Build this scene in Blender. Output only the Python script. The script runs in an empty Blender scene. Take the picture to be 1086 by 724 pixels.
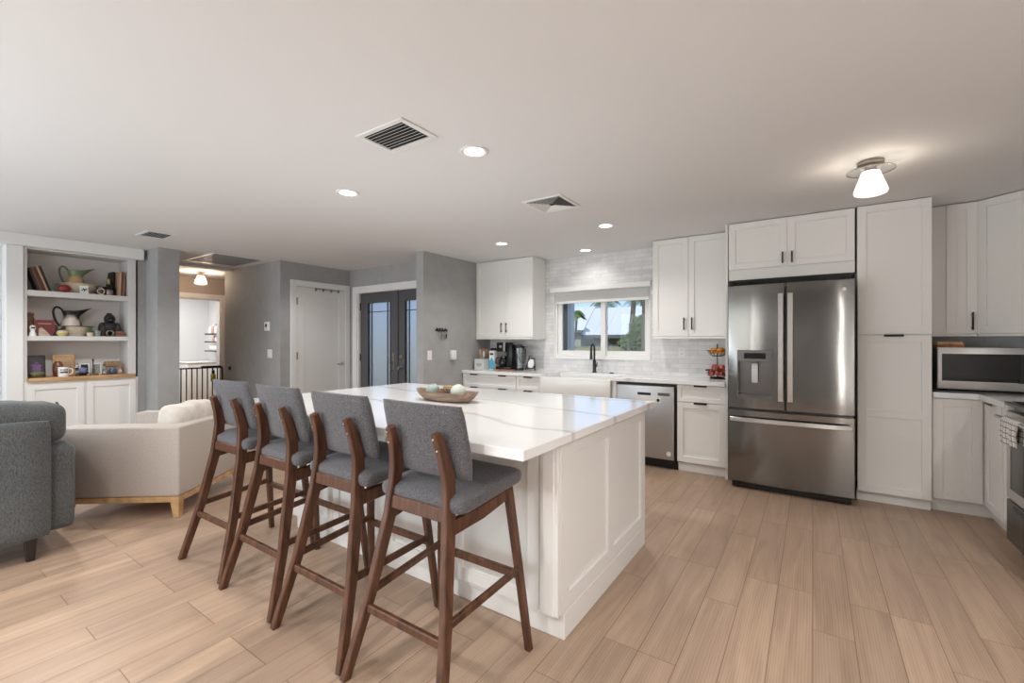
import bpy, bmesh, math, random
from mathutils import Vector, Matrix
random.seed(7)
sc = bpy.context.scene
C = sc.collection
PI = math.pi

# ------------------------------------------------------------------ camera, world, light, exposure
cam_d = bpy.data.cameras.new('camera')
cam_d.sensor_width = 36.0
cam_d.lens = 470.0 / 1086.0 * 36.0
cam_d.clip_start = 0.05
cam_d.clip_end = 300
cam = bpy.data.objects.new('camera', cam_d)
cam.location = (0, 0, 1.30)
cam.rotation_euler = (PI / 2, 0, math.atan2(.5615, .8274))
C.objects.link(cam)
sc.camera = cam

world = bpy.data.worlds.new('world')
sc.world = world
world.use_nodes = True
wn = world.node_tree
wn.nodes.clear()
sky = wn.nodes.new('ShaderNodeTexSky')
sky.sky_type = 'NISHITA'
sky.sun_disc = False
sky.sun_elevation = math.radians(42)
sky.sun_rotation = math.radians(170)
bg = wn.nodes.new('ShaderNodeBackground')
bg.inputs['Strength'].default_value = 0.19
wo = wn.nodes.new('ShaderNodeOutputWorld')
tint = wn.nodes.new('ShaderNodeMix')
tint.data_type = 'RGBA'
tint.blend_type = 'MULTIPLY'
tint.inputs[0].default_value = 1
tint.inputs[7].default_value = (.66, .70, .92, 1)
wn.links.new(sky.outputs[0], tint.inputs[6])
wn.links.new(tint.outputs[2], bg.inputs[0])
wn.links.new(bg.outputs[0], wo.inputs[0])


def light(name, typ, loc, energy, color=(1, 1, 1), rot=(0, 0, 0), **kw):
    d = bpy.data.lights.new(name, typ)
    d.energy = energy
    d.color = color
    for k, v in kw.items():
        setattr(d, k, v)
    o = bpy.data.objects.new(name, d)
    o.location = loc
    o.rotation_euler = rot
    C.objects.link(o)
    return o


# sunlight outdoors (comes from behind the camera, over the house)
light('sun', 'SUN', (0, -10, 12), 2.6, (1, .96, .9), (math.radians(54), 0, math.radians(12)), angle=0.009)
# daylight through the wide glass doors behind the camera
light('daylight_glass_doors', 'AREA', (-3.1, -1.55, 1.15), 90, (.83, .925, 1), (math.radians(103), 0, math.radians(-14)),
      shape='RECTANGLE', size=2.7, size_y=1.9)
# fill light added to brighten the left side; no window stands there
light('left_side_fill', 'AREA', (-5.9, -1.5, 1.4), 45, (.83, .925, 1), (math.radians(100), 0, math.radians(-8)),
      shape='RECTANGLE', size=2.2, size_y=1.8)
# unseen strip lights added to put bright streaks on the fridge
light('fridge_streak_light', 'AREA', (1.43, -1.58, 1.15), 14, (1, .95, .88), (math.radians(90), 0, 0),
      shape='RECTANGLE', size=.10, size_y=1.9)
light('fridge_streak_light', 'AREA', (-1.54, -1.58, 1.15), 5, (1, .97, .93), (math.radians(90), 0, 0),
      shape='RECTANGLE', size=.10, size_y=1.9)
# unseen ceiling spots: some read off shadows, others added to brighten the room
for (lx, ly, e) in ((-1.35, -.95, 110), (1.45, 1.0, 130), (.3, -.6, 50), (-2.88, 0.02, 35), (-5.2, .9, 80), (-5.0, 2.9, 30)):
    light('unseen_spot', 'SPOT', (lx, ly, 2.37), e, (1, .985, .96), (0, 0, 0), spot_size=math.radians(150), spot_blend=.6,
          shadow_soft_size=.05)

sc.view_settings.view_transform = 'Standard'
sc.view_settings.look = 'None'
sc.view_settings.exposure = 0.06
sc.view_settings.gamma = 1.0
sc.view_settings.use_curve_mapping = False
try:
    sc.cycles.use_denoising = True
    sc.cycles.max_bounces = 10
    sc.cycles.diffuse_bounces = 5
    sc.cycles.transparent_max_bounces = 12
    sc.cycles.caustics_reflective = False
    sc.cycles.caustics_refractive = False
    sc.cycles.sample_clamp_indirect = 6
except Exception:
    pass


# ------------------------------------------------------------------ materials
def lin(c):
    return tuple((x / 255 / 12.92) if x / 255 <= .04045 else ((x / 255 + .055) / 1.055) ** 2.4 for x in c) + (1,)


def mat(name, rgb, rough=.5, metal=0.0, **kw):
    m = bpy.data.materials.new(name)
    m.use_nodes = True
    p = m.node_tree.nodes['Principled BSDF']
    p.inputs['Base Color'].default_value = lin(rgb)
    p.inputs['Roughness'].default_value = rough
    p.inputs['Metallic'].default_value = metal
    for k, v in kw.items():
        p.inputs[k].default_value = v
    return m


def nodes(m):
    nt = m.node_tree
    return nt, nt.nodes['Principled BSDF']


def nd(nt, typ, **kw):
    n = nt.nodes.new(typ)
    for k, v in kw.items():
        if k in n.inputs:
            n.inputs[k].default_value = v
        else:
            setattr(n, k, v)
    return n


def coords(nt, scale=(1, 1, 1), rot=(0, 0, 0)):
    tc = nd(nt, 'ShaderNodeTexCoord')
    mp = nd(nt, 'ShaderNodeMapping')
    mp.inputs['Scale'].default_value = scale
    mp.inputs['Rotation'].default_value = rot
    nt.links.new(tc.outputs['Object'], mp.inputs[0])
    return mp.outputs[0]


def ramp(nt, fac, stops):
    r = nd(nt, 'ShaderNodeValToRGB')
    e = r.color_ramp.elements
    while len(e) < len(stops):
        e.new(.5)
    for i, (p, c) in enumerate(stops):
        e[i].position = p
        e[i].color = lin(c)
    nt.links.new(fac, r.inputs[0])
    return r.outputs[0]


def bump(nt, p, h, strength=.2, dist=.01):
    b = nd(nt, 'ShaderNodeBump')
    b.inputs['Strength'].default_value = strength
    b.inputs['Distance'].default_value = dist
    nt.links.new(h, b.inputs['Height'])
    nt.links.new(b.outputs[0], p.inputs['Normal'])


def mixc(nt, fac, a, b, mode='MIX'):
    x = nd(nt, 'ShaderNodeMix', data_type='RGBA', blend_type=mode)
    if isinstance(fac, (int, float)):
        x.inputs[0].default_value = fac
    else:
        nt.links.new(fac, x.inputs[0])
    for i, v in ((6, a), (7, b)):
        if isinstance(v, tuple):
            x.inputs[i].default_value = lin(v)
        else:
            nt.links.new(v, x.inputs[i])
    return x.outputs[2]


def noisy(name, c1, c2, rough, scale=(8, 8, 8), nscale=4, detail=4, bstr=0, metal=0, lo=.35, hi=.65):
    m = mat(name, c1, rough, metal)
    nt, p = nodes(m)
    n = nd(nt, 'ShaderNodeTexNoise', Scale=nscale, Detail=detail)
    nt.links.new(coords(nt, scale), n.inputs['Vector'])
    nt.links.new(ramp(nt, n.outputs[0], [(lo, c1), (hi, c2)]), p.inputs['Base Color'])
    if bstr:
        bump(nt, p, n.outputs[0], bstr)
    return m


def fabric(name, c1, c2, s=260, rough=.95):
    m = mat(name, c1, rough)
    nt, p = nodes(m)
    a = nd(nt, 'ShaderNodeTexNoise', Scale=1.0, Detail=2)
    nt.links.new(coords(nt, (s * .25, s, s)), a.inputs['Vector'])
    b = nd(nt, 'ShaderNodeTexNoise', Scale=1.0, Detail=2)
    nt.links.new(coords(nt, (s, s, s * .2)), b.inputs['Vector'])
    ma = nd(nt, 'ShaderNodeMath', operation='ADD')
    nt.links.new(a.outputs[0], ma.inputs[0])
    nt.links.new(b.outputs[0], ma.inputs[1])
    mh = nd(nt, 'ShaderNodeMath', operation='MULTIPLY')
    mh.inputs[1].default_value = .5
    nt.links.new(ma.outputs[0], mh.inputs[0])
    nt.links.new(ramp(nt, mh.outputs[0], [(.38, c1), (.62, c2)]), p.inputs['Base Color'])
    bump(nt, p, mh.outputs[0], .25, .002)
    p.inputs['Sheen Weight'].default_value = .15
    return m


def wood(name, c1, c2, rough=.4, scale=(30, 30, 2.5)):
    return noisy(name, c1, c2, rough, scale, 1.5, 5, .05)


M = {}
M['ceiling'] = mat('ceiling_paint', (226, 226, 226), .9)
M['white_wall'] = mat('white_wall_paint', (224, 225, 226), .8)
M['grey_wall'] = noisy('grey_wall_paint', (160, 160, 160), (166, 166, 166), .75, (2, 2, 2))
M['white'] = mat('white_lacquer', (232, 231, 228), .38)
M['trim'] = mat('white_trim_paint', (232, 232, 231), .4)
M['shelf_white'] = mat('shelf_white_paint', (212, 210, 208), .5)
M['bronze'] = mat('dark_bronze', (52, 42, 38), .4, .7)
M['black'] = mat('black_plastic', (14, 14, 15), .3)
M['blackmetal'] = mat('black_metal', (20, 20, 21), .45, .3)
M['darkgap'] = mat('painted_duct_shade', (30, 24, 22), .8)  # flat dark colour standing in for the shade inside the vents
M['chrome'] = mat('chrome', (190, 190, 192), .15, 1)
M['nickel'] = mat('brushed_nickel', (150, 140, 132), .35, 1)
M['gun'] = mat('gunmetal', (62, 64, 68), .3, .8)
M['ceramic'] = mat('white_ceramic', (236, 236, 234), .15)
M['plastic_white'] = mat('white_plastic', (236, 236, 234), .4)
M['walnut'] = wood('walnut_stain', (66, 40, 26), (100, 64, 44), .42, (26, 26, 3))
M['oak'] = wood('light_oak', (176, 136, 92), (204, 166, 120), .45, (10, 10, 10))
M['butcher'] = wood('butcher_block', (178, 134, 88), (206, 166, 116), .4, (20, 3, 20))
M['blackwood'] = mat('dark_leg_wood', (36, 28, 26), .4)
M['stool_fabric'] = fabric('charcoal_tweed', (54, 53, 57), (110, 108, 112), 520)
M['grey_fabric'] = fabric('slate_upholstery', (54, 56, 57), (100, 102, 102), 330)
M['beige_fabric'] = fabric('beige_upholstery', (172, 161, 152), (194, 184, 176), 330)
M['pillow_fabric'] = noisy('beige_cushion_cloth', (206, 198, 188), (224, 218, 210), .95, (3, 3, 3), 4, 4, .3)

# stainless steel
def steel(name, rgb, rough):
    m = mat(name, rgb, rough, 1)
    nt, p = nodes(m)
    n = nd(nt, 'ShaderNodeTexNoise', Scale=1.0, Detail=3)
    nt.links.new(coords(nt, (300, 300, 1.5)), n.inputs['Vector'])
    mr = nd(nt, 'ShaderNodeMapRange')
    mr.inputs['To Min'].default_value = rough - .02
    mr.inputs['To Max'].default_value = rough + .02
    nt.links.new(n.outputs[0], mr.inputs[0])
    nt.links.new(mr.outputs[0], p.inputs['Roughness'])
    p.inputs['Anisotropic'].default_value = .4
    p.inputs['Anisotropic Rotation'].default_value = .25
    tg = nd(nt, 'ShaderNodeTangent', direction_type='RADIAL', axis='Z')
    nt.links.new(tg.outputs[0], p.inputs['Tangent'])
    w = nd(nt, 'ShaderNodeTexNoise', Scale=1.0, Detail=1)
    nt.links.new(coords(nt, (5, 5, 1.1)), w.inputs['Vector'])
    bump(nt, p, w.outputs[0], .12, .03)
    return m
M['steel'] = steel('stainless_steel', (130, 129, 128), .13)
M['steel_light'] = steel('brushed_stainless', (205, 204, 204), .32)
M['steel_mid'] = steel('satin_stainless', (182, 182, 183), .36)
M['steel_dark'] = mat('dark_stainless', (112, 110, 110), .3, 1)

# floor planks (run along world Y)
def floor_mat():
    m = mat('wood_look_plank_floor', (196, 168, 146), .35)
    nt, p = nodes(m)
    tc = nd(nt, 'ShaderNodeTexCoord')
    sx = nd(nt, 'ShaderNodeSeparateXYZ')
    nt.links.new(tc.outputs['Object'], sx.inputs[0])
    cx = nd(nt, 'ShaderNodeCombineXYZ')
    nt.links.new(sx.outputs[1], cx.inputs[0])
    nt.links.new(sx.outputs[0], cx.inputs[1])
    br = nd(nt, 'ShaderNodeTexBrick')
    br.offset = .37
    br.offset_frequency = 3
    br.inputs['Scale'].default_value = 1
    br.inputs['Brick Width'].default_value = .92
    br.inputs['Row Height'].default_value = .152
    br.inputs['Mortar Size'].default_value = .0016
    br.inputs['Mortar Smooth'].default_value = .1
    br.inputs['Color1'].default_value = (0, 0, 0, 1)
    br.inputs['Color2'].default_value = (1, 1, 1, 1)
    br.inputs['Mortar'].default_value = (.5, .5, .5, 1)
    nt.links.new(cx.outputs[0], br.inputs['Vector'])
    # grain: stretched noise, shifted per plank
    mp = nd(nt, 'ShaderNodeMapping')
    mp.inputs['Scale'].default_value = (1.3, 15, 1)
    nt.links.new(cx.outputs[0], mp.inputs[0])
    va = nd(nt, 'ShaderNodeVectorMath', operation='MULTIPLY_ADD')
    va.inputs[1].default_value = (7, 3, 5)
    nt.links.new(br.outputs['Color'], va.inputs[0])
    nt.links.new(mp.outputs[0], va.inputs[2])
    n1 = nd(nt, 'ShaderNodeTexNoise', Scale=1.0, Detail=5, Distortion=1.1)
    nt.links.new(va.outputs[0], n1.inputs['Vector'])
    mp2 = nd(nt, 'ShaderNodeMapping')
    mp2.inputs['Scale'].default_value = (.5, 1.6, 1)
    nt.links.new(va.outputs[0], mp2.inputs[0])
    wv = nd(nt, 'ShaderNodeTexWave', Scale=1.2, Distortion=6, Detail=3)
    wv.bands_direction = 'Y'
    nt.links.new(mp2.outputs[0], wv.inputs['Vector'])
    g = mixc(nt, .18, n1.outputs[0], wv.outputs[0])
    col = ramp(nt, g, [(.25, (154, 131, 113)), (.5, (176, 151, 130)), (.78, (192, 167, 146))])
    tone = ramp(nt, br.outputs['Color'], [(0, (236, 233, 231)), (1, (255, 252, 249))])
    col = mixc(nt, 1.0, col, tone, 'MULTIPLY')
    col = mixc(nt, br.outputs['Fac'], col, (118, 92, 76))
    nt.links.new(col, p.inputs['Base Color'])
    rr = nd(nt, 'ShaderNodeMapRange')
    rr.inputs['To Min'].default_value = .3
    rr.inputs['To Max'].default_value = .46
    nt.links.new(n1.outputs[0], rr.inputs[0])
    nt.links.new(rr.outputs[0], p.inputs['Roughness'])
    inv = nd(nt, 'ShaderNodeMath', operation='SUBTRACT')
    inv.inputs[0].default_value = 1
    nt.links.new(br.outputs['Fac'], inv.inputs[1])
    bump(nt, p, inv.outputs[0], .35, .002)
    return m
M['floor'] = floor_mat()

# veined white quartz
def quartz():
    m = mat('white_quartz', (238, 238, 238), .08)
    nt, p = nodes(m)
    v = coords(nt, (1, 1, 1), (0, 0, math.radians(8)))
    n = nd(nt, 'ShaderNodeTexNoise', Scale=1.3, Detail=6)
    nt.links.new(v, n.inputs['Vector'])
    ad = nd(nt, 'ShaderNodeVectorMath', operation='MULTIPLY_ADD')
    ad.inputs[1].default_value = (.5, .5, .5)
    nt.links.new(n.outputs['Color'], ad.inputs[0])
    nt.links.new(v, ad.inputs[2])
    w = nd(nt, 'ShaderNodeTexWave', Scale=.62, Distortion=1.4, Detail=2)
    w.bands_direction = 'Y'
    nt.links.new(ad.outputs[0], w.inputs['Vector'])
    c = ramp(nt, w.outputs[0], [(0, (206, 204, 204)), (.004, (218, 216, 216)), (.035, (238, 238, 238)), (1, (240, 240, 240))])
    nt.links.new(c, p.inputs['Base Color'])
    return m
M['quartz'] = quartz()

# split-face white stone tile on the sink wall
def stone_tile():
    m = mat('white_ledger_tile', (226, 226, 226), .5)
    nt, p = nodes(m)
    tc = nd(nt, 'ShaderNodeTexCoord')
    sx = nd(nt, 'ShaderNodeSeparateXYZ')
    nt.links.new(tc.outputs['Object'], sx.inputs[0])
    cx = nd(nt, 'ShaderNodeCombineXYZ')
    nt.links.new(sx.outputs[0], cx.inputs[0])
    nt.links.new(sx.outputs[2], cx.inputs[1])
    br = nd(nt, 'ShaderNodeTexBrick')
    br.offset = .43
    br.inputs['Scale'].default_value = 1
    br.inputs['Brick Width'].default_value = .21
    br.inputs['Row Height'].default_value = .05
    br.inputs['Mortar Size'].default_value = .002
    br.inputs['Color1'].default_value = (0, 0, 0, 1)
    br.inputs['Color2'].default_value = (1, 1, 1, 1)
    br.inputs['Mortar'].default_value = (.4, .4, .4, 1)
    nt.links.new(cx.outputs[0], br.inputs['Vector'])
    n = nd(nt, 'ShaderNodeTexNoise', Scale=7.0, Detail=6)
    nt.links.new(cx.outputs[0], n.inputs['Vector'])
    col = ramp(nt, n.outputs[0], [(.3, (218, 218, 219)), (.6, (234, 234, 234))])
    tone = ramp(nt, br.outputs['Color'], [(0, (238, 238, 238)), (1, (255, 255, 255))])
    col = mixc(nt, 1.0, col, tone, 'MULTIPLY')
    col = mixc(nt, br.outputs['Fac'], col, (196, 196, 196))
    nt.links.new(col, p.inputs['Base Color'])
    h = mixc(nt, .4, br.outputs['Color'], n.outputs[0])
    bump(nt, p, h, .35, .006)
    return m
M['tile'] = stone_tile()

def glass(name, rgb=(255, 255, 255), rough=0.0, ior=1.45):
    m = mat(name, rgb, rough)
    nt, p = nodes(m)
    p.inputs['Transmission Weight'].default_value = 1
    p.inputs['IOR'].default_value = ior
    return m
def thin_glass(name, tint=(245, 250, 250), refl=.012):
    m = bpy.data.materials.new(name)
    m.use_nodes = True
    nt = m.node_tree
    nt.nodes.clear()
    o = nt.nodes.new('ShaderNodeOutputMaterial')
    t = nt.nodes.new('ShaderNodeBsdfTransparent')
    t.inputs[0].default_value = lin(tint)
    g = nt.nodes.new('ShaderNodeBsdfGlossy')
    g.inputs['Roughness'].default_value = .02
    mx = nt.nodes.new('ShaderNodeMixShader')
    mx.inputs[0].default_value = refl
    nt.links.new(t.outputs[0], mx.inputs[1])
    nt.links.new(g.outputs[0], mx.inputs[2])
    nt.links.new(mx.outputs[0], o.inputs[0])
    return m
M['pane'] = thin_glass('window_glass')
M['clear'] = thin_glass('clear_glass', (235, 238, 238), .12)
M['frosted'] = glass('frosted_door_glass', (240, 246, 252), .45)
M['smoke'] = mat('smoked_glass', (18, 17, 17), .06)

def emit(name, rgb, s):
    m = mat(name, rgb, .5)
    nt, p = nodes(m)
    p.inputs['Emission Color'].default_value = lin(rgb)
    p.inputs['Emission Strength'].default_value = s
    return m
M['led'] = emit('led_lens', (255, 250, 240), 6)
M['shade'] = emit('lit_glass_shade', (255, 246, 234), 1.2)


# ------------------------------------------------------------------ geometry helpers
class B:
    def __init__(self, m=None):
        self.bm = bmesh.new()
        self.m = m or Matrix.Identity(4)

    def _v(self, p):
        return self.bm.verts.new(self.m @ Vector(p))

    def box(self, x0, x1, y0, y1, z0, z1, bev=0.0, seg=1):
        if x0 > x1: x0, x1 = x1, x0
        if y0 > y1: y0, y1 = y1, y0
        if z0 > z1: z0, z1 = z1, z0
        v = [self._v(p) for p in ((x0, y0, z0), (x1, y0, z0), (x1, y1, z0), (x0, y1, z0),
                                  (x0, y0, z1), (x1, y0, z1), (x1, y1, z1), (x0, y1, z1))]
        fs = [self.bm.faces.new([v[i] for i in q]) for q in
              ((0, 3, 2, 1), (4, 5, 6, 7), (0, 1, 5, 4), (1, 2, 6, 5), (2, 3, 7, 6), (3, 0, 4, 7))]
        if bev:
            es = set(e for f in fs for e in f.edges)
            bmesh.ops.bevel(self.bm, geom=list(es), offset=bev, segments=seg, affect='EDGES', profile=.5)
        return self

    def prism(self, poly, a, b, axis='z', bev=0, seg=1):
        def P(p, h):
            return {'z': (p[0], p[1], h), 'y': (p[0], h, p[1]), 'x': (h, p[0], p[1])}[axis]
        lo = [self._v(P(p, a)) for p in poly]
        hi = [self._v(P(p, b)) for p in poly]
        n = len(poly)
        fs = [self.bm.faces.new(lo[::-1]), self.bm.faces.new(hi)]
        for i in range(n):
            fs.append(self.bm.faces.new((lo[i], lo[(i + 1) % n], hi[(i + 1) % n], hi[i])))
        if bev:
            es = set(e for f in fs for e in f.edges)
            bmesh.ops.bevel(self.bm, geom=list(es), offset=bev, segments=seg, affect='EDGES', profile=.5)
        return self

    def bar(self, pts, w, ds, wx=(1, 0, 0), bev=.004):
        """rectangular bar along pts; w = size along wx, ds = size across it (one or per point)"""
        if not isinstance(ds, (list, tuple)): ds = [ds] * len(pts)
        ws = w if isinstance(w, (list, tuple)) else [w] * len(pts)
        P = [Vector(p) for p in pts]
        rings = []
        for i, p in enumerate(P):
            t = (P[min(i + 1, len(P) - 1)] - P[max(i - 1, 0)]).normalized()
            x = Vector(wx)
            x = (x - t * x.dot(t)).normalized()
            y = t.cross(x).normalized()
            a, b = ws[i] / 2, ds[i] / 2
            c = min(bev, a * .4, b * .4)
            q = [(-a + c, -b), (a - c, -b), (a, -b + c), (a, b - c), (a - c, b), (-a + c, b), (-a, b - c), (-a, -b + c)]
            rings.append([self._v(p + x * u + y * v) for u, v in q])
        self._rings(rings)
        return self

    def _rings(self, rings, closed=True, caps=True):
        n = len(rings[0])
        for r0, r1 in zip(rings, rings[1:]):
            for k in range(n if closed else n - 1):
                self.bm.faces.new((r0[k], r0[(k + 1) % n], r1[(k + 1) % n], r1[k]))
        if caps:
            self.bm.faces.new(rings[0][::-1])
            self.bm.faces.new(rings[-1])

    def tube(self, pts, r, seg=8):
        P = [Vector(p) for p in pts]
        rs = r if isinstance(r, (list, tuple)) else [r] * len(P)
        rings = []
        x = None
        for i, p in enumerate(P):
            t = (P[min(i + 1, len(P) - 1)] - P[max(i - 1, 0)]).normalized()
            if x is None:
                x = t.orthogonal().normalized()
            else:
                x = (x - t * x.dot(t))
                x = x.normalized() if x.length > 1e-6 else t.orthogonal().normalized()
            y = t.cross(x)
            rings.append([self._v(p + (x * math.cos(2 * PI * k / seg) + y * math.sin(2 * PI * k / seg)) * rs[i]) for k in range(seg)])
        self._rings(rings)
        return self

    def lathe(self, prof, c=(0, 0, 0), seg=24, sx=1, sy=1, a0=0):
        rings = []
        if len(prof) > 2 and prof[0] == prof[-1]: prof = prof[:-1]
        hollow = prof[0][0] > 1e-3 and prof[-1][0] > 1e-3
        for r, z in prof:
            r = max(r, 1e-4)
            rings.append([self._v((c[0] + r * sx * math.cos(a0 + 2 * PI * k / seg), c[1] + r * sy * math.sin(a0 + 2 * PI * k / seg), c[2] + z)) for k in range(seg)])
        if hollow: rings.append(rings[0])
        self._rings(rings, caps=not hollow)
        return self

    def ball(self, c, r, seg=16, rings=10, s=(1, 1, 1)):
        pr = [(r * math.sin(PI * i / rings), -r * math.cos(PI * i / rings)) for i in range(rings + 1)]
        R = []
        for rr, z in pr:
            rr = max(rr, 1e-4)
            R.append([self._v((c[0] + rr * s[0] * math.cos(2 * PI * k / seg), c[1] + rr * s[1] * math.sin(2 * PI * k / seg), c[2] + z * s[2])) for k in range(seg)])
        self._rings(R)
        return self

    def soft(self, x0, x1, y0, y1, z0, z1, r, puff=0.0, seg=4, n=8, axis='z'):
        """cushion: rounded box, puffed outwards along one axis"""
        b2 = bmesh.new()
        bmesh.ops.create_cube(b2, size=1)
        bmesh.ops.subdivide_edges(b2, edges=list(b2.edges), cuts=n, use_grid_fill=True)
        cx, cy, cz = (x0 + x1) / 2, (y0 + y1) / 2, (z0 + z1) / 2
        hx, hy, hz = (x1 - x0) / 2, (y1 - y0) / 2, (z1 - z0) / 2
        for v in b2.verts:
            q = Vector((v.co.x * 2 * hx, v.co.y * 2 * hy, v.co.z * 2 * hz))
            i = Vector((max(-hx + r, min(hx - r, q.x)), max(-hy + r, min(hy - r, q.y)), max(-hz + r, min(hz - r, q.z))))
            d = q - i
            if d.length > 1e-9:
                q = i + d.normalized() * min(r, max(abs(d.x), abs(d.y), abs(d.z)))
            u = [v.co.x * 2, v.co.y * 2, v.co.z * 2]
            k = {'x': 0, 'y': 1, 'z': 2}[axis]
            o = [j for j in range(3) if j != k]
            f = (1 - u[o[0]] ** 2) * (1 - u[o[1]] ** 2)
            q[k] += puff * f * u[k]
            v.co = self.m @ (q + Vector((cx, cy, cz)))
        me = bpy.data.meshes.new('tmp')
        b2.to_mesh(me)
        b2.free()
        self.bm.from_mesh(me)
        bpy.data.meshes.remove(me)
        return self

    def shaker(self, w, h, t=.02, fr=.058, rails=(), stiles=(), rec=.0125):
        """shaker panel: x 0..w, z 0..h, face at y=0, back at y=t"""
        bv = .0015
        for a, b in [(0, fr), (w - fr, w)] + [(s - fr / 2, s + fr / 2) for s in stiles]:
            self.box(a, b, 0, t, 0, h, bv)
        for a, b in [(0, fr), (h - fr, h)] + [(s - fr / 2, s + fr / 2) for s in rails]:
            self.box(fr - .001, w - fr + .001, .0004, t - .0004, a, b, bv)
        self.box(fr * .5, w - fr * .5, rec, t - .001, fr * .5, h - fr * .5)
        return self


def link(name, bm, m, parent=None, smooth=True, ang=35):
    bmesh.ops.recalc_face_normals(bm, faces=list(bm.faces))
    me = bpy.data.meshes.new(name)
    bm.to_mesh(me)
    bm.free()
    if smooth:
        for p in me.polygons: p.use_smooth = True
        me.set_sharp_from_angle(angle=math.radians(ang))
    me.materials.append(M[m] if isinstance(m, str) else m)
    o = bpy.data.objects.new(name, me)
    C.objects.link(o)
    if parent is not None:
        o.parent = parent
    return o


def T(x, y, z=0, rz=0):
    return Matrix.Translation((x, y, z)) @ Matrix.Rotation(rz, 4, 'Z')


INV = {}
def thing(name, label, cat, loc=(0, 0, 0), rz=0, group=None):
    o = bpy.data.objects.new(name, None)
    o.empty_display_size = .05
    o.location = loc
    o.rotation_euler = (0, 0, rz)
    C.objects.link(o)
    tag(o, label, cat, group)
    INV[o.name] = T(*loc, rz).inverted()
    return o


def tag(o, label, cat, group=None):
    o['label'] = label
    o['category'] = cat
    if group: o['group'] = group
    return o


def part(name, b, m, parent, label=None, root=None, local=False, **kw):
    """part built in world coordinates, re-expressed in its thing's frame (or already local)"""
    if not local:
        r = root or parent
        while r.parent: r = r.parent
        bmesh.ops.transform(b.bm, matrix=INV[r.name], verts=list(b.bm.verts))
    o = link(name, b.bm, m, parent, **kw)
    if label: o['label'] = label
    return o


def solo(name, b, m, label, cat, loc, group=None, **kw):
    """a thing that is one mesh, with its origin at its base"""
    bmesh.ops.transform(b.bm, matrix=Matrix.Translation(loc).inverted(), verts=list(b.bm.verts))
    o = link(name, b.bm, m, None, **kw)
    o.location = loc
    tag(o, label, cat, group)
    return o


def struct(name, b, m, parent=None, **kw):
    o = link(name, b.bm, m, parent, **kw)
    if parent is None: o['kind'] = 'structure'
    return o


def dup(root, loc, rz=None, label=None, group=None):
    r = root.copy()
    C.objects.link(r)
    r.location = loc
    if rz is not None: r.rotation_euler = (0, 0, rz)
    if label: r['label'] = label
    if group: r['group'] = group
    def rec(src, dst):
        for ch in list(src.children):
            c = ch.copy()
            C.objects.link(c)
            c.parent = dst
            rec(ch, c)
    rec(root, r)
    return r

# ------------------------------------------------------------------ the setting
H = 2.405
foot = [(-11.1, -1.75), (1.82, -1.75), (1.82, 5.36), (-4.05, 5.36), (-4.05, 4.44), (-11.1, 4.44)]
struct('floor', B().prism(foot, -.12, 0), 'floor', smooth=False)
struct('ceiling', B().prism(foot, H, H + .12), 'ceiling', smooth=False)
WX0, WX1, WZ0, WZ1 = -2.86, -1.575, 1.075, 1.94
struct('wall_back', B().box(-3.93, WX0, 5.22, 5.36, 0, H).box(WX1, 1.68, 5.22, 5.36, 0, H).box(WX0, WX1, 5.22, 5.36, 0, WZ0)
       .box(WX0, WX1, 5.22, 5.36, WZ1, H), 'tile', smooth=False)
struct('wall_right', B().box(1.68, 1.82, -1.75, 5.36, 0, H), 'white_wall', smooth=False)
struct('wall_partition', B().box(-4.05, -3.93, 3.865, 5.36, 0, H), 'grey_wall', smooth=False)
struct('wall_entry', B().box(-6.1, -5.80, 4.31, 4.44, 0, H).box(-5.80, -4.10, 4.31, 4.44, 2.06, H).box(-4.10, -4.05, 4.31, 4.44, 0, H), 'grey_wall', smooth=False)
struct('wall_closet', B().box(-6.10, -6.0, 3.32, 3.44, 0, H).box(-6.10, -6.0, 4.235, 4.31, 0, H).box(-6.10, -6.0, 3.44, 4.235, 2.08, H), 'grey_wall', smooth=False)
struct('wall_hall', B().box(-7.62, -6.0, 3.22, 3.32, 0, H), 'grey_wall', smooth=False)
struct('wall_column', B().box(-8.8, -6.345, 1.965, 2.18, 0, H), 'grey_wall', smooth=False)
struct('wall_left', B().box(-7.15, -7.05, -1.75, 1.965, 0, H), 'white_wall', smooth=False)
hy0, hy1 = 2.75, 3.65
M['hall_wall'] = mat('warm_lit_wall_paint', (182, 170, 160), .8)  # warm lamplight on the hall walls put into the paint colour
struct('wall_hall_end', B().box(-8.92, -8.8, 1.9, hy0, 0, H).box(-8.92, -8.8, hy1, 4.44, 0, H).box(-8.92, -8.8, hy0, hy1, 2.045, H), 'hall_wall', smooth=False)
struct('wall_laundry_right', B().box(-11.1, -8.92, 4.30, 4.44, 0, H), 'white_wall', smooth=False)
struct('wall_laundry_end', B().box(-11.1, -10.95, 1.9, 4.30, 0, H), 'white_wall', smooth=False)
struct('wall_laundry_left', B().box(-11.1, -8.92, 1.78, 1.9, 0, H), 'white_wall', smooth=False)
struct('wall_corridor', B().box(-8.8, -6.1, 4.34, 4.44, 0, H), 'hall_wall', smooth=False)
struct('wall_rear', B().box(-7.15, -4.5, -1.75, -1.62, 0, H).box(-4.5, -1.48, -1.75, -1.62, 2.12, H).box(-1.48, 1.36, -1.75, -1.62, 0, H).box(1.36, 1.5, -1.75, -1.62, 2.12, H).box(1.5, 1.82, -1.75, -1.62, 0, H), 'grey_wall', smooth=False)
b = B()
for k in range(12):
    b.box(-6.98, -6.95, -1.62, .826, k * .192 + .002, k * .192 + .186, .002)
b.box(-7.05, -6.975, -1.62, .826, 0, 2.28)
struct('wall_shiplap', b, 'trim')

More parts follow.
